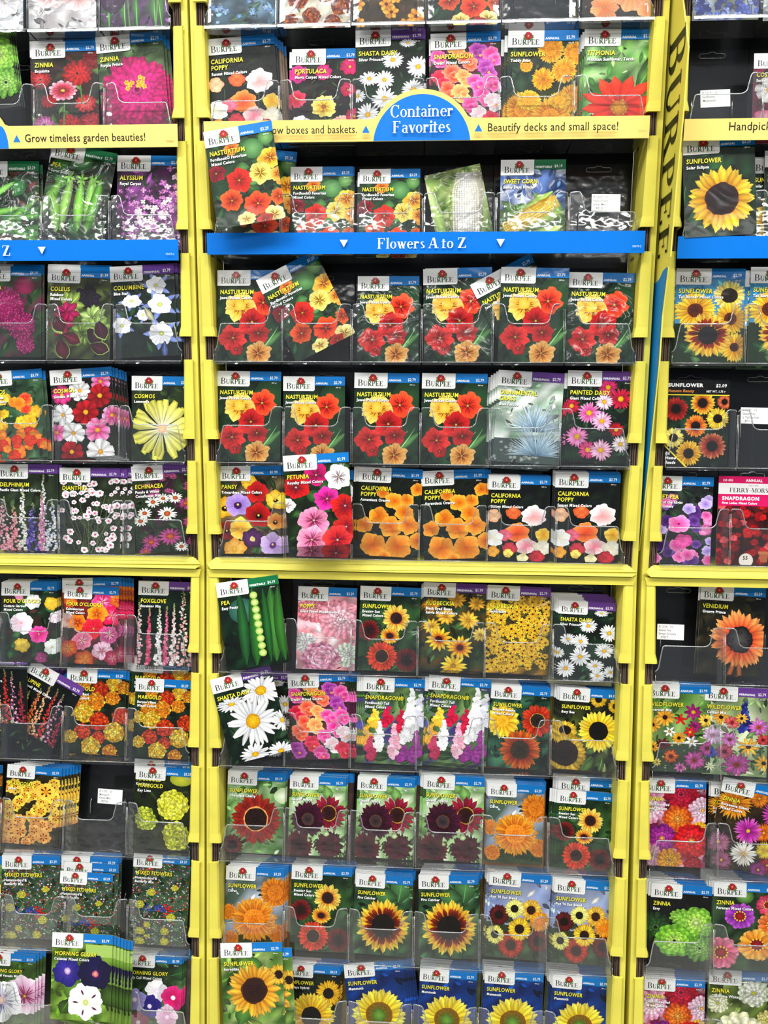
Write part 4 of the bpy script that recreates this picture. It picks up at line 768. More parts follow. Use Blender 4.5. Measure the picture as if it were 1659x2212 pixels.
def funsun(A):
    A.bg('98A8D0 B8C4E0 C8D0E8 8898C8', 5, 4); A.rect(0, 70, 82, 114, '38442C'); dots(A, 30, '3C5034 506848', (3, 5), (0, 62, 82, 72)); leaves(A, 12, '3C5C38 506C48 283C20', (14, 26), (0, 84, 82, 112), .35)
    for x, y, r, c, e in ((16, 58, 14, '481010 701418', '180808'), (58, 48, 15, 'E0A028 F4D058', '301808 401C10'), (70, 88, 16, '501010 801C18', '200C08'), (34, 96, 18, '982018 C84828', '301410 482018'), (36, 48, 13, 'E8E068 F8F498', '100C08'), (12, 84, 13, 'D8D068 F0E888', '181808'), (70, 62, 14, 'F09018 F8B030', 'F09820 E08018'), (44, 74, 16, 'E8B020 F8D840', '180C08 301808')): sun(A, x, y, r, c, e, .4, 18, .15)
d('fun', an, '$3.29', ['SUNFLOWER'], ["Fun 'N Sun Blend"], 'yellow and maroon sunflowers under cloudy sky, seed packet', 17)(funsun)
@d('forecast', an, '$2.79', ['ZINNIA'], ['Forecast Mixed Colors'], 'purple and orange zinnia seed packet')
def _(A):
    A.bg('284028 3C5838 1C2C20'); A.disc(40, 18, 12, '90C060', '3C6834', .8)
    for x, y, r, c in ((70, 28, 16, 'C83058 F06888'), (34, 44, 20, '681484 9C34B0 C060D0'), (76, 54, 20, 'D84818 F87830 FC9858'), (10, 92, 24, 'C83868 E86890 F090A8'), (56, 80, 25, 'E07010 F8A030 FCB858')): flower(A, x, y, r, 13, c, .24, 'round', .15, .85, 2); A.disc(x, y, r*.38, 'B81828', '501018', .85, 12, 0, .08); [A.disc(x+r*.36*cos(q*.52), y+r*.3*sin(q*.52), r*.07, 'FCE060', 'E0A030', 1, 5, same=True) for q in range(12)]; A.l += 1
@d('mgven', an, '$3.29', ['MORNING GLORY'], ['Carnevale di Venezia Mix'], 'white morning glory with purple streaks, seed packet')
def _(A): A.bg('3C5C1C 507828 2C4818'); A.disc(16, 108, 14, '3C3880', '28285C', 1, 16); ruf(A, 66, 64, 30, '901858 D8A8C8 F0E0EC', 5, 1, veins='901850'); ruf(A, 30, 72, 34, 'F0D0E8 F0F0FC FFFFFF', 5, 1, rot=.3, veins='2C3880', cen='F0E8A0 E8A0D0', cr=.18); flower(A, 30, 72, 30, 22, '9098C8 7078B8 9098D0', .012, 'thin', .2, 1)
def mgstar(A):
    A.bg('5C8020 78A038 3C5C18 8CB048'); A.rect(46, 14, 82, 30, 'B0D070'); leaves(A, 6, '507828 6C9838', (20, 34), (0, 60, 82, 112), .45)
    ruf(A, 22, 50, 20, '6048A8 3C30A0 2C2484', 5, 1, rot=.2, cen='F0E8F0 B080C8', cr=.24); ruf(A, 60, 52, 23, '281C5C 18144C 141048', 5, 1, rot=.8, cen='F0C090 C03080', cr=.2)
    ruf(A, 48, 90, 24, 'F0F8D8 F8F8FC FFFFFF', 5, 1, rot=.3, w_=.6, cen='E8F0A0 C8D070', cr=.16)
    for j in range(5): a = .6+j*1.2566; A.petal(48+10*cos(a), 90+10*sin(a), a, 8, 1.3, hx('902058'), hx('601848'), hx('902870'), PT['point'])
d('mgstar', an, '$2.79', ['MORNING GLORY'], ['Celestial Mixed Colors'], 'indigo and white starred morning glory packet')(mgstar)
@d('mgearly', an, '$1.99', ['MORNING GLORY'], ['Early Call Mixed Colors'], 'packet of lilac white and magenta morning glories')
def _(A):
    A.bg('284024 182C1C 3C5830'); leaves(A, 8, '3C6C3C 5C8C54 1C4024', (24, 36), k=.35)
    for x, y, r, c in ((46, 52, 16, 'E8E0F0 F8F4FC FFFFFF'), (36, 74, 17, '3830A0 2C2088 40309C'), (14, 66, 17, 'B898D8 A8A0E0 B8B0F0'), (70, 60, 18, 'C80860 E01078 F03898'), (62, 88, 17, 'F0A8D0 F0C0E0 F8E0F0'), (20, 98, 16, 'B83068 A02058 902050')): ruf(A, x, y, r, c, 5, 1, cen='FFFFFF F0D8F0', cr=.2)
@d('incred', an, '$2.79', ['SUNFLOWER'], ['Incredible'], 'golden sunflower packet with brown-black disc')
def _(A): A.bg('5C8838 8CAC58 3C6028 A8C078'); leaves(A, 6, 'A8C860 5C9440', (24, 36), k=.35); sun(A, 76, 42, 14, 'D8A028 F0C848', '281008', .4); sun(A, 43, 62, 36, 'D88C18 F4B030 F8C850', '200C0C 3C1810', .44, 26, .11, 1, 2, '503010')
@d('jua', an, '$4.19', ['SUNFLOWER'], ['Jua Maya Hybrid'], 'two lemon yellow sunflowers on dark, seed packet')
def _(A): A.bg('101C14 1C3020 0C1410'); sun(A, 66, 40, 20, 'D8A018 F0C028', '181008', .4, 24, .1, 1, 2); sun(A, 42, 76, 36, 'E8A818 F8CC30 FCE058', '080608 181008', .42, 26, .12, 1, 3)
def mammoth(A): A.bg('0C3C84 144C98 0C2C68'); A.rect(0, 84, 82, 114, '1C3C1C'); leaves(A, 6, '4C7838 3C6830', (20, 34), (0, 90, 82, 112), .3); sun(A, 42, 72, 37, 'F0C828 F8E040 FCEC70', '58802C 806018', .44, 26, .13, 1, 2, '906010', seeds='A08028'); A.disc(42, 72, 8, '80A848', '508030', 1, 16, 0, .1)
d('mammoth', an, '$2.79', ['SUNFLOWER'], ['Mammoth'], 'lemon sunflower on blue, seed packet', 18)(mammoth)
@d('okwhite', an, '$2.79', ['ZINNIA'], ['Oklahoma White'], 'creamy white zinnia seed packet')
def _(A): A.bg('4C5C28 687C38 38441C 88985C'); [pom(A, x, y, r, c, 14, 6, .9, .22, cen='D8D848 90902C') for x, y, r, c in ((58, 28, 20, 'C8D0B8 E8ECD8 FFFFF4'), (12, 44, 14, 'D0D4B0 F0F0D0'), (76, 62, 14, 'C0B870 E0D890'), (40, 82, 32, 'D8DCB0 F0F0C8 FCFCE8'))]
@d('cosmosp', an, '$2.79', ['COSMOS'], ['Sensation'], 'white and pink cosmos seed packet')
def _(A): A.bg('801C48 30301C'); [flower(A, x, y, r, 8, c, .3, 'wide', .1, .95, 1, cen='F8C840 D08818', cr=.2) for x, y, r, c in ((20, 46, 17, 'E8E0E0 FFFFFF'), (60, 40, 17, 'F0A0C0 F8D0E0'), (14, 88, 18, 'E878A0 F8B8CC'), (56, 80, 20, 'F0F0F0 FFFFFF'), (74, 104, 12, 'D04880'))]

# ---- the parts every packet has
def logo_art():
    A = Art(1); A.rect(0, 0, 42, 17.5, 'F6F6F4'); A.poly([(0, 17.5), (42, 17.5), (40.5, 19.3), (0, 19.3)], 'F6F6F4')
    A.word(serif('BURPEE', 6.0, .035, 1.0, 1.3), 4.6, 16.4, '181C20')
    for a in (150, 175, 205, -25, 5, 30): leaf(A, 23.5, 8, 6.5, 1.5, a, '5C9440', False)
    leaf(A, 18.5, 12.6, 4, 1, 100, '5C9440', False); leaf(A, 28, 12.4, 4, 1, 80, '5C9440', False)
    pom(A, 23.5, 6.2, 4.4, 'B81420 D82030 E83848', 9, 3, 1, .3); A.disc(23.5, 6.2, .8, 'FCE8A0', 'F0B060'); A.disc(38.9, 15.6, .35, '303030', '303030', 1, 6)
    return A
HC = {an: '0878C8', pe: '6C3F98', ve: '0C7040'}
logo_mesh = None; PK = {}
def header_mesh(head, price):
    A = Art(2); A.poly([(42, 0), (82, 0), (82, 12), (42, 12)], HC[head])
    A.word(sans(head, 2.3, .05, 1.05, .22), 43.3, 10.2, 'FFFFFF'); A.word(sans(price, 3.5, .02, .8), 67.5, 9.8, 'FFFFFF'); A.word(sans('500 mg', 1.5, .03, .9, .1), 70, 15.2, 'E8E8E8')
    return art_meshes('header_band', A, M['print'], .004)
def title_mesh(title, sub):
    A = Art(3); y = 29.5
    for t in title: A.word(sans(t, 5.1, .02, .86, .06), 3.5, y, 'F8EC38', (.45, .45)); y += 7.6
    y -= 2.6 if title else 0
    for t in sub: A.word(sans(t, 3.3, .03, .92, .05), 3.5, y+1.3, 'FFFFFF', (.35, .35)); y += 5.3
    return art_meshes('variety_title', A, M['print'], .004)
def env_mesh():
    V = []; F = []; n = 6; d0 = 1.0
    for j in range(9):
        for i in range(9):
            u, v = i/8, j/8; b = (1-(2*u-1)**4)*(1-(2*v-1)**4)
            V.append(((u-.5)*PW*S, (.15+d0*b)*S, v*PH*S))
    m_ = len(V); V += [((i/8-.5)*PW*S, 0, (j/8)*PH*S) for j in range(9) for i in range(9)]
    for j in range(8):
        for i in range(8): a = j*9+i; F += [(a, a+9, a+10, a+1), (m_+a, m_+a+1, m_+a+10, m_+a+9)]
    e = list(range(9))+[9*k+8 for k in range(1, 9)]+[72+k for k in range(7, -1, -1)]+[9*k for k in range(7, 0, -1)]
    F += [(e[k], e[(k+1) % len(e)], m_+e[(k+1) % len(e)], m_+e[k]) for k in range(len(e))]
    return mesh('envelope', V, F)
env = env_mesh(); env.materials.append(M['paper'])
def packet_data(name):
    global logo_mesh
    if name not in PK:
        q = D[name]; mt = M['foil'] if q.get('foil') else M['print']; parts = [('envelope', env, 0)]
        parts.append(('picture', art_meshes('picture', q['art'], mt), 0))
        q['edge'] = simple('picture_edge_'+name, '%02x%02x%02x' % tuple(int(255*v) for v in np.clip(np.mean(q['art'].C, axis=0)*.8, 0, 1)), .5, .2, 60); q['art'] = None
        if q['head']:
            if logo_mesh is None: logo_mesh = art_meshes('logo_panel', logo_art(), M['print'], .004)
            parts += [('header_band', header_mesh(q['head'], q['price']), -.55), ('logo_panel', logo_mesh, -.6)]
            if q['title']: parts.append(('variety_title', title_mesh(q['title'], q['sub']), -.57))
        PK[name] = parts
    return PK[name]
proto = {}
def make_packet(name, loc, m3, label, group=None):
    if name not in proto:
        t = empty('seed_packet', loc, m3)
        for pn, me, dy in packet_data(name):
            o = link(pn, me, None, t)
            if dy: o.location = (0, dy*S, 0)
        proto[name] = t
    else:
        t = proto[name].copy(); COL.objects.link(t)
        mm = m3.to_4x4(); mm.translation = loc; t.matrix_world = mm
        for c in proto[name].children:
            k = c.copy(); COL.objects.link(k); k.parent = t
        if 'group' in t: del t['group']
    tag(t, label, 'seed packet', group); return t

# ------------------------------------------------------------------ the room
o = MB((285, 0, 0)); o.box(-3000, 3600, 700, 760, -H0, 1800); tag(o.build('wall_back', M['wall']), kind='structure')
o = MB((285, 0, -H0)); o.box(-3000, 3600, -5000, 760, -H0-60, -H0); tag(o.build('floor', M['grey']), kind='structure')

# ------------------------------------------------------------------ racks
UX = dict(left=-558.0, centre=0.0, right=561.0); WID = 556.0; TX = 18.5; PIT = 86.5
# shelf lines and flap spans, measured beside the left edge of the centre rack
def zat(y, x=455): return at(x, y, 0)[2]
LEDGE = [at(900, y, 0)[2] for y in (54, 306, 550, 785, 1005, 1211, 1462, 1666, 1873, 2086)]; LEDGE.append(LEDGE[-1]-126.5)
FLU = [(-150, 5), (56, 255), (305, 496), (547, 727), (777, 948), (996, 1153)]
FLL = [(1243, 1409), (1455, 1613), (1657, 1818), (1862, 2023), (2070, 2240)]
ZTOP = at(900, -330, 0)[2]; ZSILL = zat(1206); ZB = LEDGE[10]-60
UN = dict(left='left rack', centre='centre rack', right='right rack')
def side(u, sgn, parent, o, spans, z0, z1, lean, ledges):
    """one upright of a rack: post, folded flaps, inner wall and the bare board edges between the flaps; z0 < z1"""
    x0 = UX[u] if sgn > 0 else UX[u]+WID
    def X(a, b): p, q = x0+sgn*a, x0+sgn*b; return min(p, q), max(p, q)
    yf = lambda z: yface(z)
    def slab(name, xa, xb, ya, yb, za, zb, mat, bev=0):
        m_ = MB(o); a, b = X(xa, xb)
        V = [(x, y+yf(z), z) for z in (za, zb) for y in (ya, yb) for x in (a, b)]
        m_.add(V, [(0, 2, 3, 1), (4, 5, 7, 6), (0, 1, 5, 4), (2, 6, 7, 3), (0, 4, 6, 2), (1, 3, 7, 5)]); return m_.build(name, mat, parent)
    slab('post', 0.6, 8.2, 3, 60, z0, z1, M['yellow'])
    zs = [(zat(b), zat(a)) for a, b in spans]
    for a, b in zs:
        a = max(a, z0+2); m_ = MB(o); h = rnd.uniform(-1, 1.2)
        # folded flap: front face, rounded fold and an ear that turns back and inward at its foot
        prof = [(6.0, -1.5), (15.5, -1.5), (17.6, .6), (19.0+h, 30), (17.2+h, 30), (15.8, 2), (6.0, 1.2)]
        V = []; n = len(prof)
        lv = ((a, 1.1), (a+4, 1.0), (a+12, .5), (b-6, 0), (b-1.5, 0), (b, 0))
        for z, k in lv:
            for x, y in prof: V.append((x0+sgn*(x + (k*4 if 10 < x else 0) - (1.2 if z == b and x < 7 else 0)), y+yf(z)-k*1.5, z))
        F = []
        for i in range(len(lv)-1): F += [(i*n+j, i*n+(j+1) % n, (i+1)*n+(j+1) % n, (i+1)*n+j) for j in range(n)]
        F += [tuple(range(n)), tuple(range((len(lv)-1)*n, len(lv)*n))]
        m_.add(V, F); m_.build('flap', M['yellow'], parent)
        slab('side_wall', 16.6, 17.6, 30, 62, a, b, M['yellowdim'])
    zs2 = sorted(zs, reverse=True)
    for i in range(len(zs2)):
        top = zs2[i][0]; bot = zs2[i+1][1] if i+1 < len(zs2) else z0+6
        if top-bot > 4 and bot > z0:
            for k in range(4):
                xk = 8.6+k*2.5; slab('board_edge', xk, xk+1.3+.5*(k % 2), 1+k*.8, 50, bot-3, top+3, M['brown'])
            slab('side_wall', 17.8, 18.3, 12, 62, bot, top, M['yellowdim'])
for u in ('left', 'centre', 'right'):
    x0 = UX[u]; org = Vector((x0+WID/2, 20, ZSILL))
    t = empty('cardboard_rack', W(*org)); tag(t, {'left': 'yellow cardboard rack at the left edge with zinnia and cosmos packets', 'centre': 'yellow cardboard rack in the middle under the blue arched header', 'right': 'yellow cardboard rack at the right edge beside the lettered side panel'}[u], 'display rack', 'upper cardboard racks')
    zt = at(900, 1238, 0)[2]
    side(u, 1, t, org, FLU, ZSILL-20, ZTOP, 0, LEDGE[:6]); side(u, -1, t, org, FLU, ZSILL-20, ZTOP, 0, LEDGE[:6])
    m_ = MB(org); m_.box(x0+18, x0+WID-18, 62, 66, ZSILL-20, ZTOP); m_.build('back_board', M['black'], t)
    m_ = MB(org)      # sill: a folded lip with mitred ends
    za, zb = zt+2, ZSILL+1
    m_.prism([(x0+9, -7, za), (x0+2, -2, za+4), (x0+4, -4, zb-8), (x0+13, 3, zb), (x0+WID-13, 3, zb), (x0+WID-4, -4, zb-8), (x0+WID-2, -2, za+4), (x0+WID-9, -7, za)], (0, 3, 0))
    m_.box(x0+14, x0+WID-14, 2, 60, zb-2, zb); m_.build('sill_lip', M['yellow'], t)
    m_ = MB(org); m_.box(x0+3, x0+WID-3, 4, 8, za-1, zb-6); m_.build('sill_core', M['brown'], t)
    # lower rack
    org = Vector((x0+WID/2, 0, ZB)); zt2 = zt
    t = empty('cardboard_rack', W(*org)); tag(t, {'left': 'lower yellow cardboard rack under the left sill with marigold packets', 'centre': 'lower yellow cardboard rack under the middle sill full of sunflower packets', 'right': 'lower yellow cardboard rack under the right sill with zinnia packets'}[u], 'display rack', 'lower cardboard racks')
    side(u, 1, t, org, FLL, ZB, zt2-5, LK, LEDGE[6:]); side(u, -1, t, org, FLL, ZB, zt2-5, LK, LEDGE[6:])
    m_ = MB(org); V = [(x, y+yface(z), z) for z in (ZB, zt2-4) for y in (64, 68) for x in (x0+18, x0+WID-18)]
    m_.add(V, [(0, 2, 3, 1), (4, 5, 7, 6), (0, 1, 5, 4), (2, 6, 7, 3), (0, 4, 6, 2), (1, 3, 7, 5)]); m_.build('back_board', M['black'], t)
    m_ = MB(org); m_.prism([(x0+6, -3, zt2-10), (x0+3, -3, zt2), (x0+WID-3, -3, zt2), (x0+WID-6, -3, zt2-10)], (0, 60, 0)); m_.build('top_rail', M['yellow'], t)
    m_ = MB(org); zz = -H0+2; m_.box(x0+10, x0+WID-10, yface(ZB)+6, yface(ZB)+300, zz, ZB); m_.build('plinth', M['yellowdim'], t)

# lettered side panel of the right rack: tapers to a point, yellow over blue
XP = 559.5
pts = [(18, at(1440, -230)[2]), (16, -195), (-4, -80), (-22, 37), (-24, 95), (-36, 148), (-41, 158), (-47, 234), (-56, 306), (-60, 371), (-31, 430), (-31, at(1440, -230)[2])]
org = Vector((XP, 10, -200)); t = empty('side_panel', W(*org)); tag(t, 'tapering yellow and blue side panel with tall black serif lettering', 'sign')
m_ = MB(org); m_.prism([(XP, y, z) for y, z in [(p[0], p[1]) for p in pts]], (1.6, 0, 0)); m_.build('panel_board', M['yellow'], t)
def side_art(name, A, zoff, parent, off):
    V = [((-off)*S - (i//4)*2e-6, (v[0]-org[1])*S, (v[1]-org[2])*S) for i, v in enumerate(A.V)]
    me = mesh(name, V, [f for f in A.F]); ca = me.color_attributes.new('ink', 'FLOAT_COLOR', 'POINT')
    ca.data.foreach_set('color', np.concatenate([lin(np.array(A.C)), np.ones((len(V), 1))], 1).astype(np.float32).ravel()); me.materials.append(M['card']); return link(name, me, None, parent)
class Raw(Art):
    def add(s, V, C, F, same=False): n = len(s.V); s.V += V; s.C += C; s.L += [0]*len(V); s.F += [tuple(i+n for i in f) for f in F]
A = Raw(); blue = [(17.5, 137), (16, -195), (-4, -80), (-22, 37), (-24, 95), (-36, 147), (-30, 148), (-18, 146), (-6, 139), (6, 136)]
A.F.append(tuple(range(len(blue)))); A.V = list(blue); A.C = [hx('0880C8')]*len(blue)
side_art('blue_foot', A, 0, t, .3)
A = Raw(); x = 0; zs_ = 402.0
Vs, Fs, wd = serif('BURPEE', 1.0, .06, 1.0, 1.12); zspan = 402-158
Vn = []
for a, b in Vs:
    f = a/wd; z = 402 - f*zspan; base = 6.0; top = np.interp(z, [148, 234, 306, 371, 430], [-33, -40, -47, -50, -50]); Vn.append((base+(top-base)*b/1.12, z))
A.add(Vn, [hx('0C120C')]*len(Vn), Fs); side_art('lettering', A, 0, t, .6)

# ------------------------------------------------------------------ clear pocket trays
UDIP, USH = 47.0, 71.0; LEAN = 6.5; YB = 6.0; FD = 11.0
def pocket_mesh(kind):
    """kind -1 left end, 0 middle, 1 right end; local x 0..PIT, y outward negative, z up along the lean"""
    s_ = MB(); x1 = PIT-.6
    def arc(cx, cy, r, a0, a1, n=5): return [(cx+r*cos(rad(a0+(a1-a0)*i/n)), cy+r*sin(rad(a0+(a1-a0)*i/n))) for i in range(n+1)]
    Lr = [(1, USH-2), (2.5, USH), (9.5, USH)]+arc(9.5, USH-5, 5, 90, 20, 3)+[(17.5, UDIP+8)]+arc(26, UDIP+9, 9, 195, 270, 4)
    lowL = [(1, 14), (3, 15.5), (5, 19), (8.6, UDIP-7), (10, UDIP-1), (12, UDIP)]
    Rr = [(PIT-x, z) for x, z in Lr[::-1]]; lowR = [(PIT-x, z) for x, z in lowL[::-1]]
    top = (lowL if kind == -1 else Lr)+(lowR if kind == 1 else Rr)
    fy = -FD
    f3 = lambda x, z: (x, fy+(1.4*abs((x/PIT-.5)*2)**8*3), z)
    V = [f3(x, z) for x, z in top]+[f3(x, 0) for x, z in top]; n = len(top)
    sheet = MB(); sheet.add(V, [(i, i+1, n+i+1, n+i) for i in range(n-1)])
    hl = 14 if kind == -1 else USH-2; hr = 14 if kind == 1 else USH-2
    for x, h in ((1.0, hl), (x1, hr)): sheet.add([(x, fy+4, 0), (x, 34, 0), (x, 34, h), (x, fy+4, h)], [(0, 1, 2, 3)])
    sheet.add([(1, fy, 0), (x1, fy, 0), (x1, 34, 0), (1, 34, 0)], [(0, 1, 2, 3)])
    sheet.add([(1, fy-1, 0), (x1, fy-1, 0), (x1, fy-1.5, -3.5), (1, fy-1.5, -3.5)], [(0, 1, 2, 3)])
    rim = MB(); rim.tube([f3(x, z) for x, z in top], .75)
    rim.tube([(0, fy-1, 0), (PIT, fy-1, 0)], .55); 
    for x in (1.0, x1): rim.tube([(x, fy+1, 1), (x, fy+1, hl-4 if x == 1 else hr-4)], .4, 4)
    # back panel with its hang hole
    back = MB(); back.add([(1, 34, 0), (x1, 34, 0), (x1, 34, 121), (1, 34, 121)], [(0, 1, 2, 3)])
    c = PIT/2; slot = arc(c+13, 114, 2.6, -90, 90, 4)+[(c+5, 116.6), (c+2.5, 118.4), (c-2.5, 118.4), (c-5, 116.6)]+arc(c-13, 114, 2.6, 90, 270, 4)
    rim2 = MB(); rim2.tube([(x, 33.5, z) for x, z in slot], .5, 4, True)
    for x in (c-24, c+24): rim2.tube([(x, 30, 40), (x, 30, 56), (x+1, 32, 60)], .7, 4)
    return [mesh('front_panel', sheet.V, sheet.F), mesh('rim', rim.V, rim.F, True), mesh('back_panel', back.V, back.F), mesh('hang_hole', rim2.V, rim2.F, True)]
PM = {}
for k in (-1, 0, 1):
    ms = pocket_mesh(k); PM[k] = ms
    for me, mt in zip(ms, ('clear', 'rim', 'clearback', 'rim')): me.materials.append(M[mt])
ROWN = ['topmost row', 'row above yellow sign', 'row under yellow sign', 'first row under blue sign', 'second row under blue sign', 'row above yellow sill',
        'first row below sill', 'second row below sill', 'third row below sill', 'fourth row below sill', 'bottom row']
def lean_of(r): return LEAN if r < 6 else LEAN+3.5
def yb(r): return YB + yface(LEDGE[r])
for u in UX:
    for r in range(11):
        t = empty('clear_pocket_tray', W(UX[u]+TX, yb(r), LEDGE[r]), Matrix.Rotation(-rad(lean_of(r)), 3, 'X'))
        tag(t, 'clear plastic strip of packet pockets, %s, %s' % (ROWN[r], UN[u]), 'pocket tray', 'clear pocket trays')
        cols = range(6) if u == 'centre' else (range(2, 6) if u == 'left' else range(0, 3))
        for c in cols:
            ms = PM[-1 if c == 0 else (1 if c == 5 else 0)]
            p = link('pocket', ms[0], None, t); p.location = (c*PIT*S, 0, 0)
            for nm, me in (('rim', ms[1]), ('back_panel', ms[2]), ('hang_hole', ms[3])): link(nm, me, None, p)

# ------------------------------------------------------------------ signs
def tri(A, x, y, s, up, c): A.poly([(x-s, y), (x+s, y), (x, y-1.8*s if up else y+1.8*s)], c)
def sign(name, label, u, xa, xb, zlo, zhi, fn, arch=None, y=-9.0):
    w_, h_ = xb-xa, zhi-zlo; t = empty('header_sign', W((xa+xb)/2, y, zlo)); tag(t, label, 'sign', None)
    A = Art(5, w_, h_+40); A.w = w_; A.h = h_+40
    out = [(xa, y, zlo), (xb, y, zlo), (xb, y, zhi)]
    if arch:
        cx, R, zc = arch; n = 24; a0 = math.asin((zhi-zc+2)/R)
        out += [(cx+R*cos(a0)+5, y, zhi)]+[(cx+R*cos(a), y, zc+R*sin(a)) for a in [a0+(pi-2*a0)*i/n for i in range(n+1)]]+[(cx-R*cos(a0)-5, y, zhi)]
    out.append((xa, y, zhi)); out = [p for i, p in enumerate(out) if xa-.01 <= p[0] <= xb+.01]
    m_ = MB(((xa+xb)/2, y, zlo)); m_.prism(out, (0, 1.2, 0)); base, txt = fn
    mt = base; m_.build('card', mt, t)
    A = Art(5, w_, 400); txt(A, w_, h_)
    # print sits on the front of the card; art y runs down from the top edge of the strip
    V = [((p[0]-w_/2)*S, (-.12-.05*l)*S, (h_-(p[1]-200))*S) for p, l in zip(A.V, A.L)]
    me = mesh('sign_print', V, facing(A.V, A.F)); ca = me.color_attributes.new('ink', 'FLOAT_COLOR', 'POINT')
    ca.data.foreach_set('color', np.concatenate([lin(np.array(A.C)), np.ones((len(V), 1))], 1).astype(np.float32).ravel()); me.materials.append(M['card']); link('sign_print', me, None, t)
M['signy'] = simple('sign_yellow_card', 'FFDE7C', .55, .01, 20, 0, .2); M['signb'] = simple('sign_blue_card', '0076DC', .5, .01, 20, 0, .15)
B_ = '0878D8'
zy0, zy1 = at(900, 304, -9)[2], at(900, 256, -9)[2]; zb0, zb1 = at(900, 548, -9)[2], at(900, 501, -9)[2]
def X_(px, py=280): return at(px, py, -9)[0]
acx, aR, azc = X_(911), 0, 0; hy = zy1-zy0; azc = zy0-6; aR = at(911, 192, -9)[2]-azc
k_ = lambda px, py=280: X_(px, py)
def art_centre(A, w_, h_):
    ox = k_(440); y0 = 200
    R = aR-5.5; cx = acx-ox; cyy = y0+h_-(azc-zy0)
    ps = [(cx+R*cos(a), cyy-R*sin(a)) for a in [pi*i/40 for i in range(41)]]; ps = [p for p in ps if p[1] <= y0+h_-.3]
    ps = [(cx+math.sqrt(R*R-(cyy-y0-h_)**2), y0+h_-.2)]+ps+[(cx-math.sqrt(R*R-(cyy-y0-h_)**2), y0+h_-.2)]
    A.poly(ps, B_)
    for s_, yy in (('Container', y0-1.5), ('Favorites', y0+16.5)):
        g = serif(s_, 13.2, .05, 1.0); A.word(g, cx-g[2]/2, yy, 'FFFFFF')
    g = sans('For window boxes and baskets.', 8.8, .008, .93); tw = k_(770)-k_(586)
    g2 = sans('ow boxes and baskets.', 8.8, .008, .93); f = tw/g2[2]; g = ([(a*f, b) for a, b in g[0]], g[1], g[2]*f)
    A.word(g, k_(773)-ox-g[2], y0+h_*.68, '202020'); tri(A, k_(791)-ox, y0+h_*.68, 4.6, True, '1878C8'); tri(A, k_(1033)-ox, y0+h_*.68, 4.6, True, '1878C8')
    g = sans('Beautify decks and small space!', 8.8, .008, .93); f = (k_(1335)-k_(1052))/g[2]; A.word(([(a*f, b) for a, b in g[0]], g[1], 0), k_(1052)-ox, y0+h_*.68, '202020')
    A.word(sans('93499-2', 2.2, 0), w_-14, y0+h_-5, 'A08840')
sign('header_sign', 'long yellow strip sign with a blue arch, across the centre rack', 'centre', k_(440), k_(1403), zy0, zy1, (M['signy'], art_centre), (acx, aR, azc))
def art_left(A, w_, h_):
    ox = X_(383)-w_; y0 = 200; 
    A.poly([(0, y0+h_-.2)]+[(k_(0)-ox+9.5*cos(a)*1.0+0, y0+h_-26*sin(a)) for a in [pi/2*i/8 for i in range(9)]]+[(0, y0+h_-26)], B_)
    tri(A, k_(35)-ox, y0+h_*.72, 4.6, True, '1878C8'); g = sans('Grow timeless garden beauties!', 8.8, .008, .93); f = (k_(315)-k_(52))/g[2]
    A.word(([(a*f, b) for a, b in g[0]], g[1], 0), k_(52)-ox, y0+h_*.72, '202020'); A.word(sans('97528-3', 2.2, 0), w_-14, y0+h_-5, 'A08840')
lx = X_(383)
sign('header_sign', 'yellow strip sign about timeless garden beauties on the left rack', 'left', lx-330, lx, at(200, 319, -9)[2], at(200, 270, -9)[2], (M['signy'], art_left), (X_(-85), aR, azc))
def art_right(A, w_, h_):
    A.word(sans('Handpicked for you', 8.8, .008, .93), X_(1573)-X_(1478), 200+h_*.55, '202020')
sign('header_sign', 'yellow strip sign reading Handpick on the right rack', 'right', X_(1478), X_(1478)+330, at(1560, 303, -9)[2], at(1560, 256, -9)[2], (M['signy'], art_right))
def art_blue(A, w_, h_):
    ox = k_(447, 525); y0 = 200; g = serif('Flowers A to Z', 12.0, .05, 1.0); f = (k_(1008, 525)-k_(815, 525))/g[2]
    A.word(([(a*f, b) for a, b in g[0]], g[1], 0), k_(815, 525)-ox, y0+h_*.76, 'FFFFFF')
    for p in (743, 1081): tri(A, k_(p, 525)-ox, y0+h_*.36, 4.8, False, 'FFFFFF')
    A.word(sans('93479-2', 2.3, .01), w_-15, y0+h_-6, 'C0E0FF')
sign('header_sign', 'blue strip sign with white alphabet heading, across the centre rack', 'centre', k_(447, 525), k_(1393, 525), zb0, zb1, (M['signb'], art_blue))
def art_blue2(A, w_, h_):
    ox = X_(385, 540)-w_; g = serif('Flowers A to Z', 12.0, .05, 1.0); f = (k_(1008, 525)-k_(815, 525))/g[2]
    A.word(([(a*f, b) for a, b in g[0]], g[1], 0), X_(25, 540)-ox-g[2]*f, 200+h_*.76, 'FFFFFF'); tri(A, X_(92, 540)-ox, 200+h_*.34, 4.8, False, 'FFFFFF'); A.word(sans('93479-2', 2.3, .01), w_-15, 200+h_-6, 'C0E0FF')
sign('header_sign', 'blue strip sign ending in a white letter Z on the left rack', 'left', X_(385, 540)-330, X_(385, 540), at(200, 563, -9)[2], at(200, 518, -9)[2], (M['signb'], art_blue2))
sign('header_sign', 'plain blue strip sign on the right rack', 'right', X_(1464, 530), X_(1464, 530)+330, at(1560, 558, -9)[2], at(1560, 510, -9)[2], (M['signb'], lambda A, w_, h_: A.rect(w_-20, 230, w_-19.5, 230.4, 'C0E0FF')))

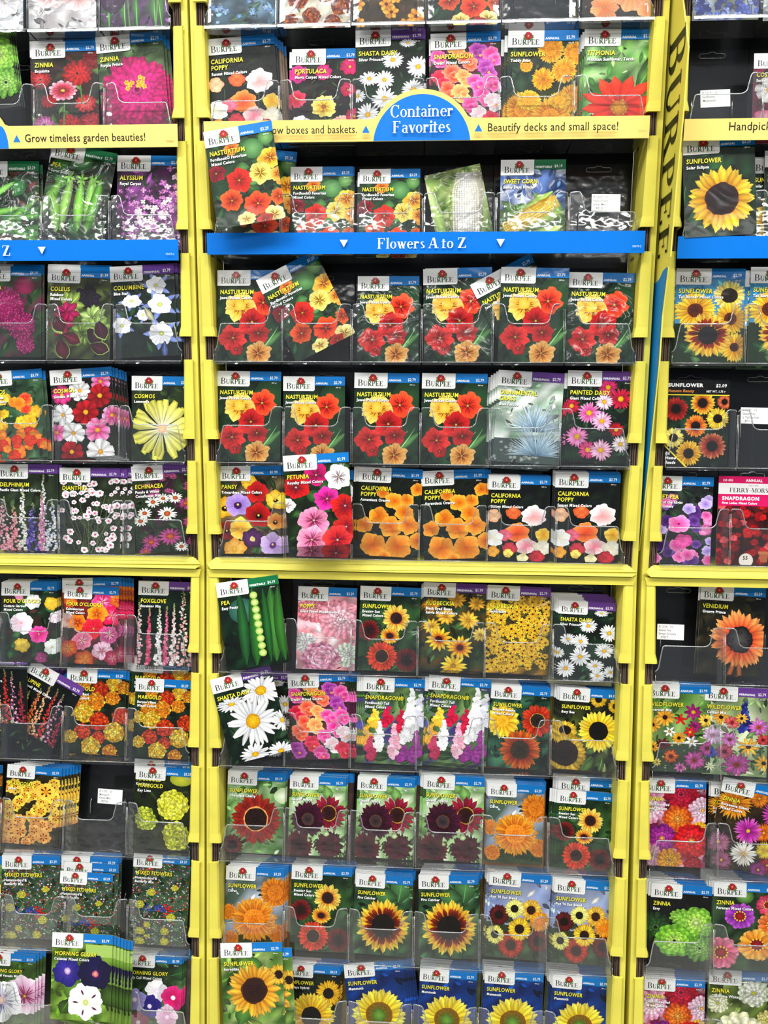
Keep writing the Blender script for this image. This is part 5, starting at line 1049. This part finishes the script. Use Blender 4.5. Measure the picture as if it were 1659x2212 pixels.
# ------------------------------------------------------------------ packets
# unit, row, pocket, picture, x and y of the top left corner in the photograph, turn, packets behind, their shift, push forward, extra word
T = [
 ('left', 0, 3, 'whitewash', -95, -140, 0, 0), ('left', 0, 4, 'palepink', 62, -142, 0, 0), ('left', 0, 5, 'tulip', 218, -146, 0, 0),
 ('centre', 0, 0, 'forget', 456, -142, 0, 1), ('centre', 0, 1, 'french', 614, -146, 0, 0), ('centre', 0, 2, 'calendula', 773, -148, 0, 1), ('centre', 0, 3, 'nast', 934, -150, 0, 0), ('centre', 0, 5, 'apricot', 1262, -158, 0, 0),
 ('right', 0, 0, 'bluelark', 1500, -155, 0, 0), ('right', 0, 1, 'whitewash', 1654, -155, 0, 0),
 ('left', 1, 3, 'limezinnia', -124, 47, -8, 2, (2, 0)), ('left', 1, 4, 'exquisite', 68, 93, -1, 1, (-2.5, 2.5)), ('left', 1, 5, 'purple', 206, 82, -5, 2, (4, -4)),
 ('centre', 1, 0, 'calsun', 446, 86, -4, 6, (2, -1.6)), ('centre', 1, 1, 'portulaca', 631, 107, 0, 1, (-3, -2)), ('centre', 1, 2, 'shasta', 768, 67, -1, 1, (1, 0)), ('centre', 1, 3, 'snapd', 930, 74, -1.5, 1, (-2, -5)), ('centre', 1, 4, 'teddy', 1098, 67, .5, 2, (-4, -4)), ('centre', 1, 5, 'tithonia', 1263, 64, .5, 4, (-2, -1.8)),
 ('right', 1, 1, 'cosmosp', 1629, 116, 0, 0),
 ('left', 2, 3, 'bean', -54, 349, .5, 1, (4, -4)), ('left', 2, 4, 'sugarpea', 116, 306, 11, 1, (-4, -6)), ('left', 2, 5, 'alyssum', 254, 336, 1, 0),
 ('centre', 2, 0, 'nast', 500, 315, 6, 0, None, 4, 'tucked behind tilted one'), ('centre', 2, 0, 'nast', 439, 286, -9, 0, None, -34, 'leaning over the yellow sign'), ('centre', 2, 1, 'nast', 628, 361, 0, 1, (2, 0)), ('centre', 2, 2, 'nast', 777, 366, 0, 1, (-2, -3)),
 ('centre', 2, 3, 'whitecorn', 916, 380, -12, 0, None, 3), ('centre', 2, 4, 'sweetcorn', 1082, 346, 0, 0),
 ('right', 2, 0, 'eclipse', 1474, 300, -3, 0, None, -14), ('right', 2, 1, 'eclipse', 1624, 340, 0, 0, None, 4, 'tucked behind another'), ('right', 2, 1, 'eclipse', 1652, 326, -1, 0, None, 0),
 ('left', 3, 3, 'celosia', -46, 574, 1, 1, (3, 2)), ('left', 3, 4, 'coleus', 105, 577, 2, 2, (-1, 2.4)), ('left', 3, 5, 'columbine', 237, 577, -3, 2, (4, .5)),
 ('centre', 3, 0, 'jewel', 470, 584, 0, 0), ('centre', 3, 1, 'nast', 553, 606, -27, 0, None, -6, 'tilted sharply'), ('centre', 3, 2, 'jewelf', 773, 597, 0, 0), ('centre', 3, 3, 'jewelf', 914, 582, -1.5, 1, (2, 1)), ('centre', 3, 4, 'jewel', 1015, 616, -28, 0, None, -4, 'tilted sharply'), ('centre', 3, 4, 'jewel', 1083, 577, 1.2, 0, None, -7), ('centre', 3, 5, 'jewelf', 1230, 588, 1.2, 1, (-3, 0)),
 ('right', 3, 0, 'tallb', 1461, 580, .5, 2, (-5, -2)), ('right', 3, 1, 'tallb', 1622, 577, .5, 2, (-6, -4)),
 ('left', 4, 3, 'cosbright', -43, 805, -4, 1, (4, -3)), ('left', 4, 4, 'gazebo', 107, 801, -4, 5, (3.2, -1)), ('left', 4, 5, 'lemonade', 285, 812, .5, 0),
 ('centre', 4, 0, 'jewel', 470, 801, .6, 0), ('centre', 4, 1, 'jewel', 612, 813, 0, 0), ('centre', 4, 2, 'jewel', 766, 805, .5, 0), ('centre', 4, 3, 'jewel', 912, 806, .5, 0), ('centre', 4, 4, 'grass', 1077, 799, 3, 4, (-3, -2)), ('centre', 4, 5, 'painted', 1227, 800, 1, 2, (-4, -3)),
 ('right', 4, 0, 'edhume', 1439, 820, .5, 0),
 ('left', 5, 3, 'delph', -6, 1002, 0, 2, (4, -1)), ('left', 5, 4, 'dianthus', 129, 1010, 0, 2, (9, 0)), ('left', 5, 5, 'echin', 283, 1008, -4, 1, (2, 3)),
 ('centre', 5, 0, 'pansy', 472, 1007, -1, 6, (2.4, .2)), ('centre', 5, 1, 'petunia', 611, 985, -4, 0, None, -36), ('centre', 5, 1, 'petunia', 628, 1012, 1, 0, None, 3, 'hidden behind the raised'), ('centre', 5, 2, 'calorange', 776, 1008, 2, 2, (-3.5, 0)), ('centre', 5, 3, 'calorange', 909, 1018, -3, 2, (4, 0)), ('centre', 5, 4, 'calsun', 1056, 1026, .5, 2, (-1, 1)), ('centre', 5, 5, 'calsun', 1200, 1020, .5, 3, (-1, 1)),
 ('right', 5, 0, 'sweetpea', 1403, 1027, 1, 0), ('right', 5, 1, 'ferry', 1553, 1028, .6, 0),
 ('left', 6, 3, 'fourcot', 4, 1257, -.5, 5, (1, 1.2)), ('left', 6, 4, 'fourkal', 140, 1264, 1, 0, None, -2), ('left', 6, 4, 'fourkal', 135, 1249, -2, 4, (3.4, -.6), 2, 'higher behind'), ('left', 6, 5, 'foxglove', 300, 1254, .5, 0),
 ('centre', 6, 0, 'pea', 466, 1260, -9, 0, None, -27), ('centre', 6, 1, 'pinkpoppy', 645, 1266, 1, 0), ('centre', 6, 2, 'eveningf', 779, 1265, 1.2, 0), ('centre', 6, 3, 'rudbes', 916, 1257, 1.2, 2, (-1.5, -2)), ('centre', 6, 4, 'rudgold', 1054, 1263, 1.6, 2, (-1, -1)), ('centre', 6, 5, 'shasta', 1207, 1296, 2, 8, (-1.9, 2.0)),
 ('right', 6, 1, 'venidium', 1514, 1262, 2.5, 1, (-2, -2)),
 ('left', 7, 3, 'lupine', -68, 1416, -1.5, 0, None, -6), ('left', 7, 3, 'lupine', 72, 1424, 27, 0, None, 0, 'tilted'), ('left', 7, 4, 'lupine', -6, 1428, 1, 3, (5, -4), 8, 'deep behind the tilted'),
 ('left', 7, 4, 'marig', 73, 1499, -33, 0, None, 6, 'tilted'), ('left', 7, 4, 'marig', 146, 1443, .8, 1, (4, -2)), ('left', 7, 5, 'marig', 289, 1419, 3, 2, (-4, 1), 4, 'raised behind the front'), ('left', 7, 5, 'marig', 294, 1464, 1.5, 0, None, -4),
 ('centre', 7, 0, 'shasta', 500, 1447, 0, 0, None, 4, 'partly hidden'), ('centre', 7, 0, 'alaska', 453, 1469, -16, 0, None, -26, 'tilted'), ('centre', 7, 1, 'snapd', 621, 1456, -3.5, 5, (3, -1)), ('centre', 7, 2, 'snaptall', 785, 1461, 1.2, 3, (-3, -.4)), ('centre', 7, 3, 'snaptall', 927, 1457, 3, 2, (-5, -3)), ('centre', 7, 4, 'autumn', 1062, 1478, 2.4, 7, (-.9, 1.2)), ('centre', 7, 5, 'busybee', 1210, 1483, 2.6, 8, (-1.9, 1.4)),
 ('right', 7, 0, 'wildam', 1397, 1475, .3, 1, (0, 3)), ('right', 7, 1, 'wildcut', 1523, 1480, 2, 1, (-1, 0)),
 ('left', 8, 2, 'marig', -120, 1655, 0, 3, (2, 1)), ('left', 8, 3, 'jaguar', 17, 1650, 2.5, 6, (3.6, .6)), ('left', 8, 5, 'keylime', 295, 1652, 2, 1, (-2, 9)),
 ('centre', 8, 0, 'cherry', 493, 1664, 1, 6, (.8, 1)), ('centre', 8, 1, 'chianti', 627, 1674, 1, 5, (.8, 1.2)), ('centre', 8, 2, 'chianti', 773, 1676, 1.4, 5, (.6, .8)), ('centre', 8, 3, 'chianti', 916, 1672, 1.6, 5, (-1.4, .6)), ('centre', 8, 4, 'citrus', 1054, 1690, 1.4, 8, (-.9, 1.3)), ('centre', 8, 5, 'evening', 1204, 1705, 2.4, 3, (-3, 0)), ('centre', 8, 5, 'evening', 1206, 1676, 2, 3, (-2, .8), 6, 'raised behind the front'),
 ('right', 8, 0, 'gianz', 1388, 1679, .5, 3, (0, 0)), ('right', 8, 1, 'burpz', 1535, 1688, .5, 1, (-2, 0), 5, 'upright behind the tilted'), ('right', 8, 1, 'burpz', 1563, 1677, 11, 0, None, -3, 'tilted'),
 ('left', 9, 2, 'wildam', -117, 1842, 1, 0), ('left', 9, 3, 'mixedf', 5, 1846, -1, 3, (.5, 2)), ('left', 9, 4, 'mixedf', 131, 1880, 1.5, 0, None, -4), ('left', 9, 4, 'mixedf', 139, 1860, 1.5, 0, None, 0, 'second in the fan'), ('left', 9, 4, 'mixedf', 131, 1845, .8, 2, (2, 2), 3, 'rear of fan'), ('left', 9, 5, 'mixedf', 290, 1863, 2, 1, (0, 14)),
 ('centre', 9, 0, 'citrus', 489, 1869, 1, 8, (2, 2.2)), ('centre', 9, 1, 'evening', 631, 1867, 1, 5, (.8, 2)), ('centre', 9, 2, 'fire', 770, 1885, 2.2, 7, (-.6, 1.6)), ('centre', 9, 3, 'fire', 904, 1889, -1, 7, (1, 2.2)), ('centre', 9, 4, 'fun', 1058, 1879, 3, 5, (-1, 1.4)), ('centre', 9, 5, 'fun', 1198, 1896, 2.4, 8, (-1.4, 1.6)),
 ('right', 9, 0, 'limezinnia', 1407, 1906, 2, 8, (-3, 2)), ('right', 9, 1, 'forecast', 1542, 1903, .5, 8, (-1.6, 2.2)),
 ('left', 10, 3, 'mgven', -33, 2056, .5, 3, (4, 2.4)), ('left', 10, 4, 'mgstar', 114, 2013, .5, 6, (3.8, -4), -38), ('left', 10, 5, 'mgearly', 274, 2058, .6, 4, (1.6, 2)),
 ('centre', 10, 0, 'incred', 476, 2037, -3.5, 1, (13, -9), -36), ('centre', 10, 1, 'jua', 617, 2080, 1.5, 4, (1.6, 2.4)), ('centre', 10, 2, 'mammoth', 742, 2082, -6.5, 5, (3, -.6), 0, 'tilted'), ('centre', 10, 3, 'mammoth', 908, 2089, 2.4, 5, (.2, 2.6)), ('centre', 10, 4, 'mammoth', 1048, 2093, 2, 5, (-.5, 2.6)), ('centre', 10, 5, 'mammoth', 1194, 2103, 2.6, 6, (-1.2, 2.4)),
 ('right', 10, 0, 'gianz', 1392, 2107, 1, 7, (-.2, 2.6)), ('right', 10, 1, 'okwhite', 1532, 2093, 1, 4, (.3, 2))]
ORD = ['first', 'second', 'third', 'fourth', 'fifth', 'last']; LORD = {2: 'cut off', 3: 'leftmost', 4: 'middle', 5: 'rightmost'}; NTH = ['', 'first', 'second', 'third', 'fourth', 'fifth', 'sixth', 'seventh']
M['bandblue'] = simple('blue_packet_top', HC[an], .4, .02, 40); M['bandpurple'] = simple('purple_packet_top', HC[pe], .4, .02, 40); M['bandgreen'] = simple('green_packet_top', HC[ve], .4, .02, 40)
def name_of(t):
    for k in ('sunflower', 'zinnia', 'nasturtium', 'poppy', 'daisy', 'snapdragon', 'marigold', 'cosmos', 'forget-me-not', 'portulaca', 'coleus', 'columbine', 'celosia', 'grass', 'delphinium', 'dianthus', 'coneflower', 'pansy', 'rudbeckia', "o'clock", 'lupine', 'wildflower', 'meadow', 'morning glory', 'bean', 'pea', 'bloom'):
        if k in t: return {'forget-me-not': 'blue', "o'clock": 'four oclock'}.get(k, k)
    return 'seed'
for row in T:
    u, r, c, name, px, py, rot, nb = row[:8]; sh = row[8] if len(row) > 8 else None; dy = row[9] if len(row) > 9 else 0; ex = row[10] if len(row) > 10 else ''
    a = rad(lean_of(r)); fd = D[name]['desc']
    pos = '%s pocket, %s, %s' % (LORD[c] if u == 'left' else ORD[c], ROWN[r].replace(' yellow', '').replace(' row', ' row'), UN[u].replace(' rack', ''))
    ytop = yb(r)-yface(LEDGE[r]) + 114*sin(a) + dy - (LK*100 if r > 5 else 0)*.0
    # plane of the packet tops, measured from the rack face
    base_dy = YB + 114*sin(a)*(.85) + dy
    tl = at(px, py, base_dy)
    m3 = Matrix.Rotation(-a, 3, 'X') @ Matrix.Rotation(rad(rot), 3, 'Y')
    sc_ = .84 if name == 'whitecorn' else .945 if (r == 2 and u == 'centre' and c > 0) else 1.0
    if r >= 6 and nb >= 4: sh = (sh[0], sh[1]*.6)
    if abs(rot) < 10 and dy > -20:
        q = (m3 @ Vector((PW/2, 0, -PH))); need = (tl[2]-(LEDGE[r]+1))/(-q[2])
        if r == 2 or need < sc_: sc_ = max(.9, min(sc_, need))
    def place(dx, dz, dep, lab, grp=None, jr=0):
        mm = Matrix.Rotation(-a, 3, 'X') @ Matrix.Rotation(rad(rot+jr), 3, 'Y')
        mm = mm @ Matrix.Scale(sc_, 3); off = mm @ Vector((PW/2, 0, -PH)); p = tl + off + Vector((dx, 0, dz)) + Matrix.Rotation(-a, 3, 'X') @ Vector((0, dep, 0))
        return make_packet(name, W(*p), mm, lab, grp)
    lab = fd if not ex else fd+' '+ex
    n_ = lambda t: len(t.replace(',', ' ').replace("'", ' ').replace('-', ' ').split())
    words = lab+', '+pos
    for drop in (' seed', ' row', ' packet', ' standing'):
        if n_(words) > 14: words = words.replace(drop, '')
    place(0, 0, 0, words)
    sx, sz = sh or (.5, .8); kd = name_of(fd); one = min(nb, 2 if r < 5 else 3)
    if abs(sx) >= 2.4 and nb <= 6: one = nb
    for k in range(one):
        place(sx*(k+1)+rnd.uniform(-.5, .5), sz*(k+1)+rnd.uniform(-.4, .4), 1.75*(k+1), '%s packet, %s behind the %s, %s' % (kd, NTH[k+1], 'front one' if not ex else 'rear one', pos), None, rnd.uniform(-.5, .5))
    if nb > one:
        mt2 = {an: 'bandblue', pe: 'bandpurple', ve: 'bandgreen', None: 'paper'}[D[name]['head']]
        mm = Matrix.Rotation(-a, 3, 'X') @ Matrix.Rotation(rad(rot), 3, 'Y'); off = mm @ Vector((PW/2, 0, -PH)); p = tl + off
        V = []; F = []; MI = []
        for k in range(one, nb):
            jx, jz, jr = sx*(k+1)+rnd.uniform(-.6, .6), sz*(k+1)+rnd.uniform(-.5, .5), rad(rnd.uniform(-.6, .6))
            yy = 1.75*(k+1)
            for x0_, x1_, z0_, z1_, mi in ((-41, 1, PH-19, PH, 0), (1, 41, PH-12, PH, 1), (1, 41, PH-19, PH-12, 2), (-41, 41, 0, PH-19, 2)):
                b = len(V)
                for z in (z0_, z1_):
                    for y_ in (0, .9):
                        for x in (x0_, x1_): q = Matrix.Rotation(jr, 3, 'Y') @ Vector((x, 0, z)); V.append(((q[0]+jx)*S, (yy+y_)*S, (q[2]+jz)*S))
                F += [tuple(b+i_ for i_ in f) for f in ((0, 2, 3, 1), (4, 5, 7, 6), (0, 1, 5, 4), (2, 6, 7, 3), (0, 4, 6, 2), (1, 3, 7, 5))]; MI += [mi]*6
        me = mesh('packet_stack', V, F); me.materials.append(M['paper']); me.materials.append(M[mt2]); me.materials.append(D[name]['edge']); me.polygons.foreach_set('material_index', MI)
        o = link('packet_stack', me); m4 = mm.to_4x4(); m4.translation = W(*p); o.matrix_world = m4
        tag(o, 'tightly packed %s packets at the rear, %s' % (kd, pos), 'seed packets', None, 'stuff')

# ------------------------------------------------------------------ paper stickers in the empty pockets
def sticker(px, py, r, lines, rot, label, w_=34, h_=20, dep=2):
    p = at(px, py, YB+8); A = Art(1, w_, h_); A.rect(0, 0, w_, h_, 'F4F4F2')
    for i, s_ in enumerate(lines): A.word(sans(s_, 2.7, .005, .9), 2+(3 if i == 3 else 0), 4.6+i*4.5, '505050')
    t = empty('stock_sticker', W(p[0]+w_/2, p[1], p[2]-h_), Matrix.Rotation(-rad(8), 3, 'X') @ Matrix.Rotation(rad(rot), 3, 'Y'))
    tag(t, label, 'sticker')
    m_ = MB(); m_.box(-w_/2, w_/2, 0, .25, 0, h_); m_.build('paper', M['paper'], t).location = (0, 0, 0)
    link('sticker_print', art_meshes('sticker_print', A, M['card'], .02), None, t)
sticker(1279, 418, 2, ['R 1227    9', 'Nasturtium', 'Jewel Mix', '44131'], 1, 'white stock sticker in the empty pocket of the centre rack')
sticker(1516, 192, 1, ['R 1318    A', 'Sunflower', 'Mammoth', ''], -2, 'curled white sticker in empty right rack pocket above the yellow sign')
sticker(1602, 880, 4, ['R 1349   10', 'Sweet Pea', "'s Tall Border", '37112'], 1, 'white sticker in the empty pocket beside the black headed sunflower packet')
sticker(1421, 1349, 6, ['R 1356   15', 'Sweet Pea', 'Sweet Dreams', '47217'], 1, 'white sticker in the empty pocket beside the salmon orange bloom packet')
sticker(209, 1706, 8, ['R 1175   10', 'Marigold', 'Petite Mix', '42996'], 2, 'white sticker in the empty pocket among left rack marigolds')
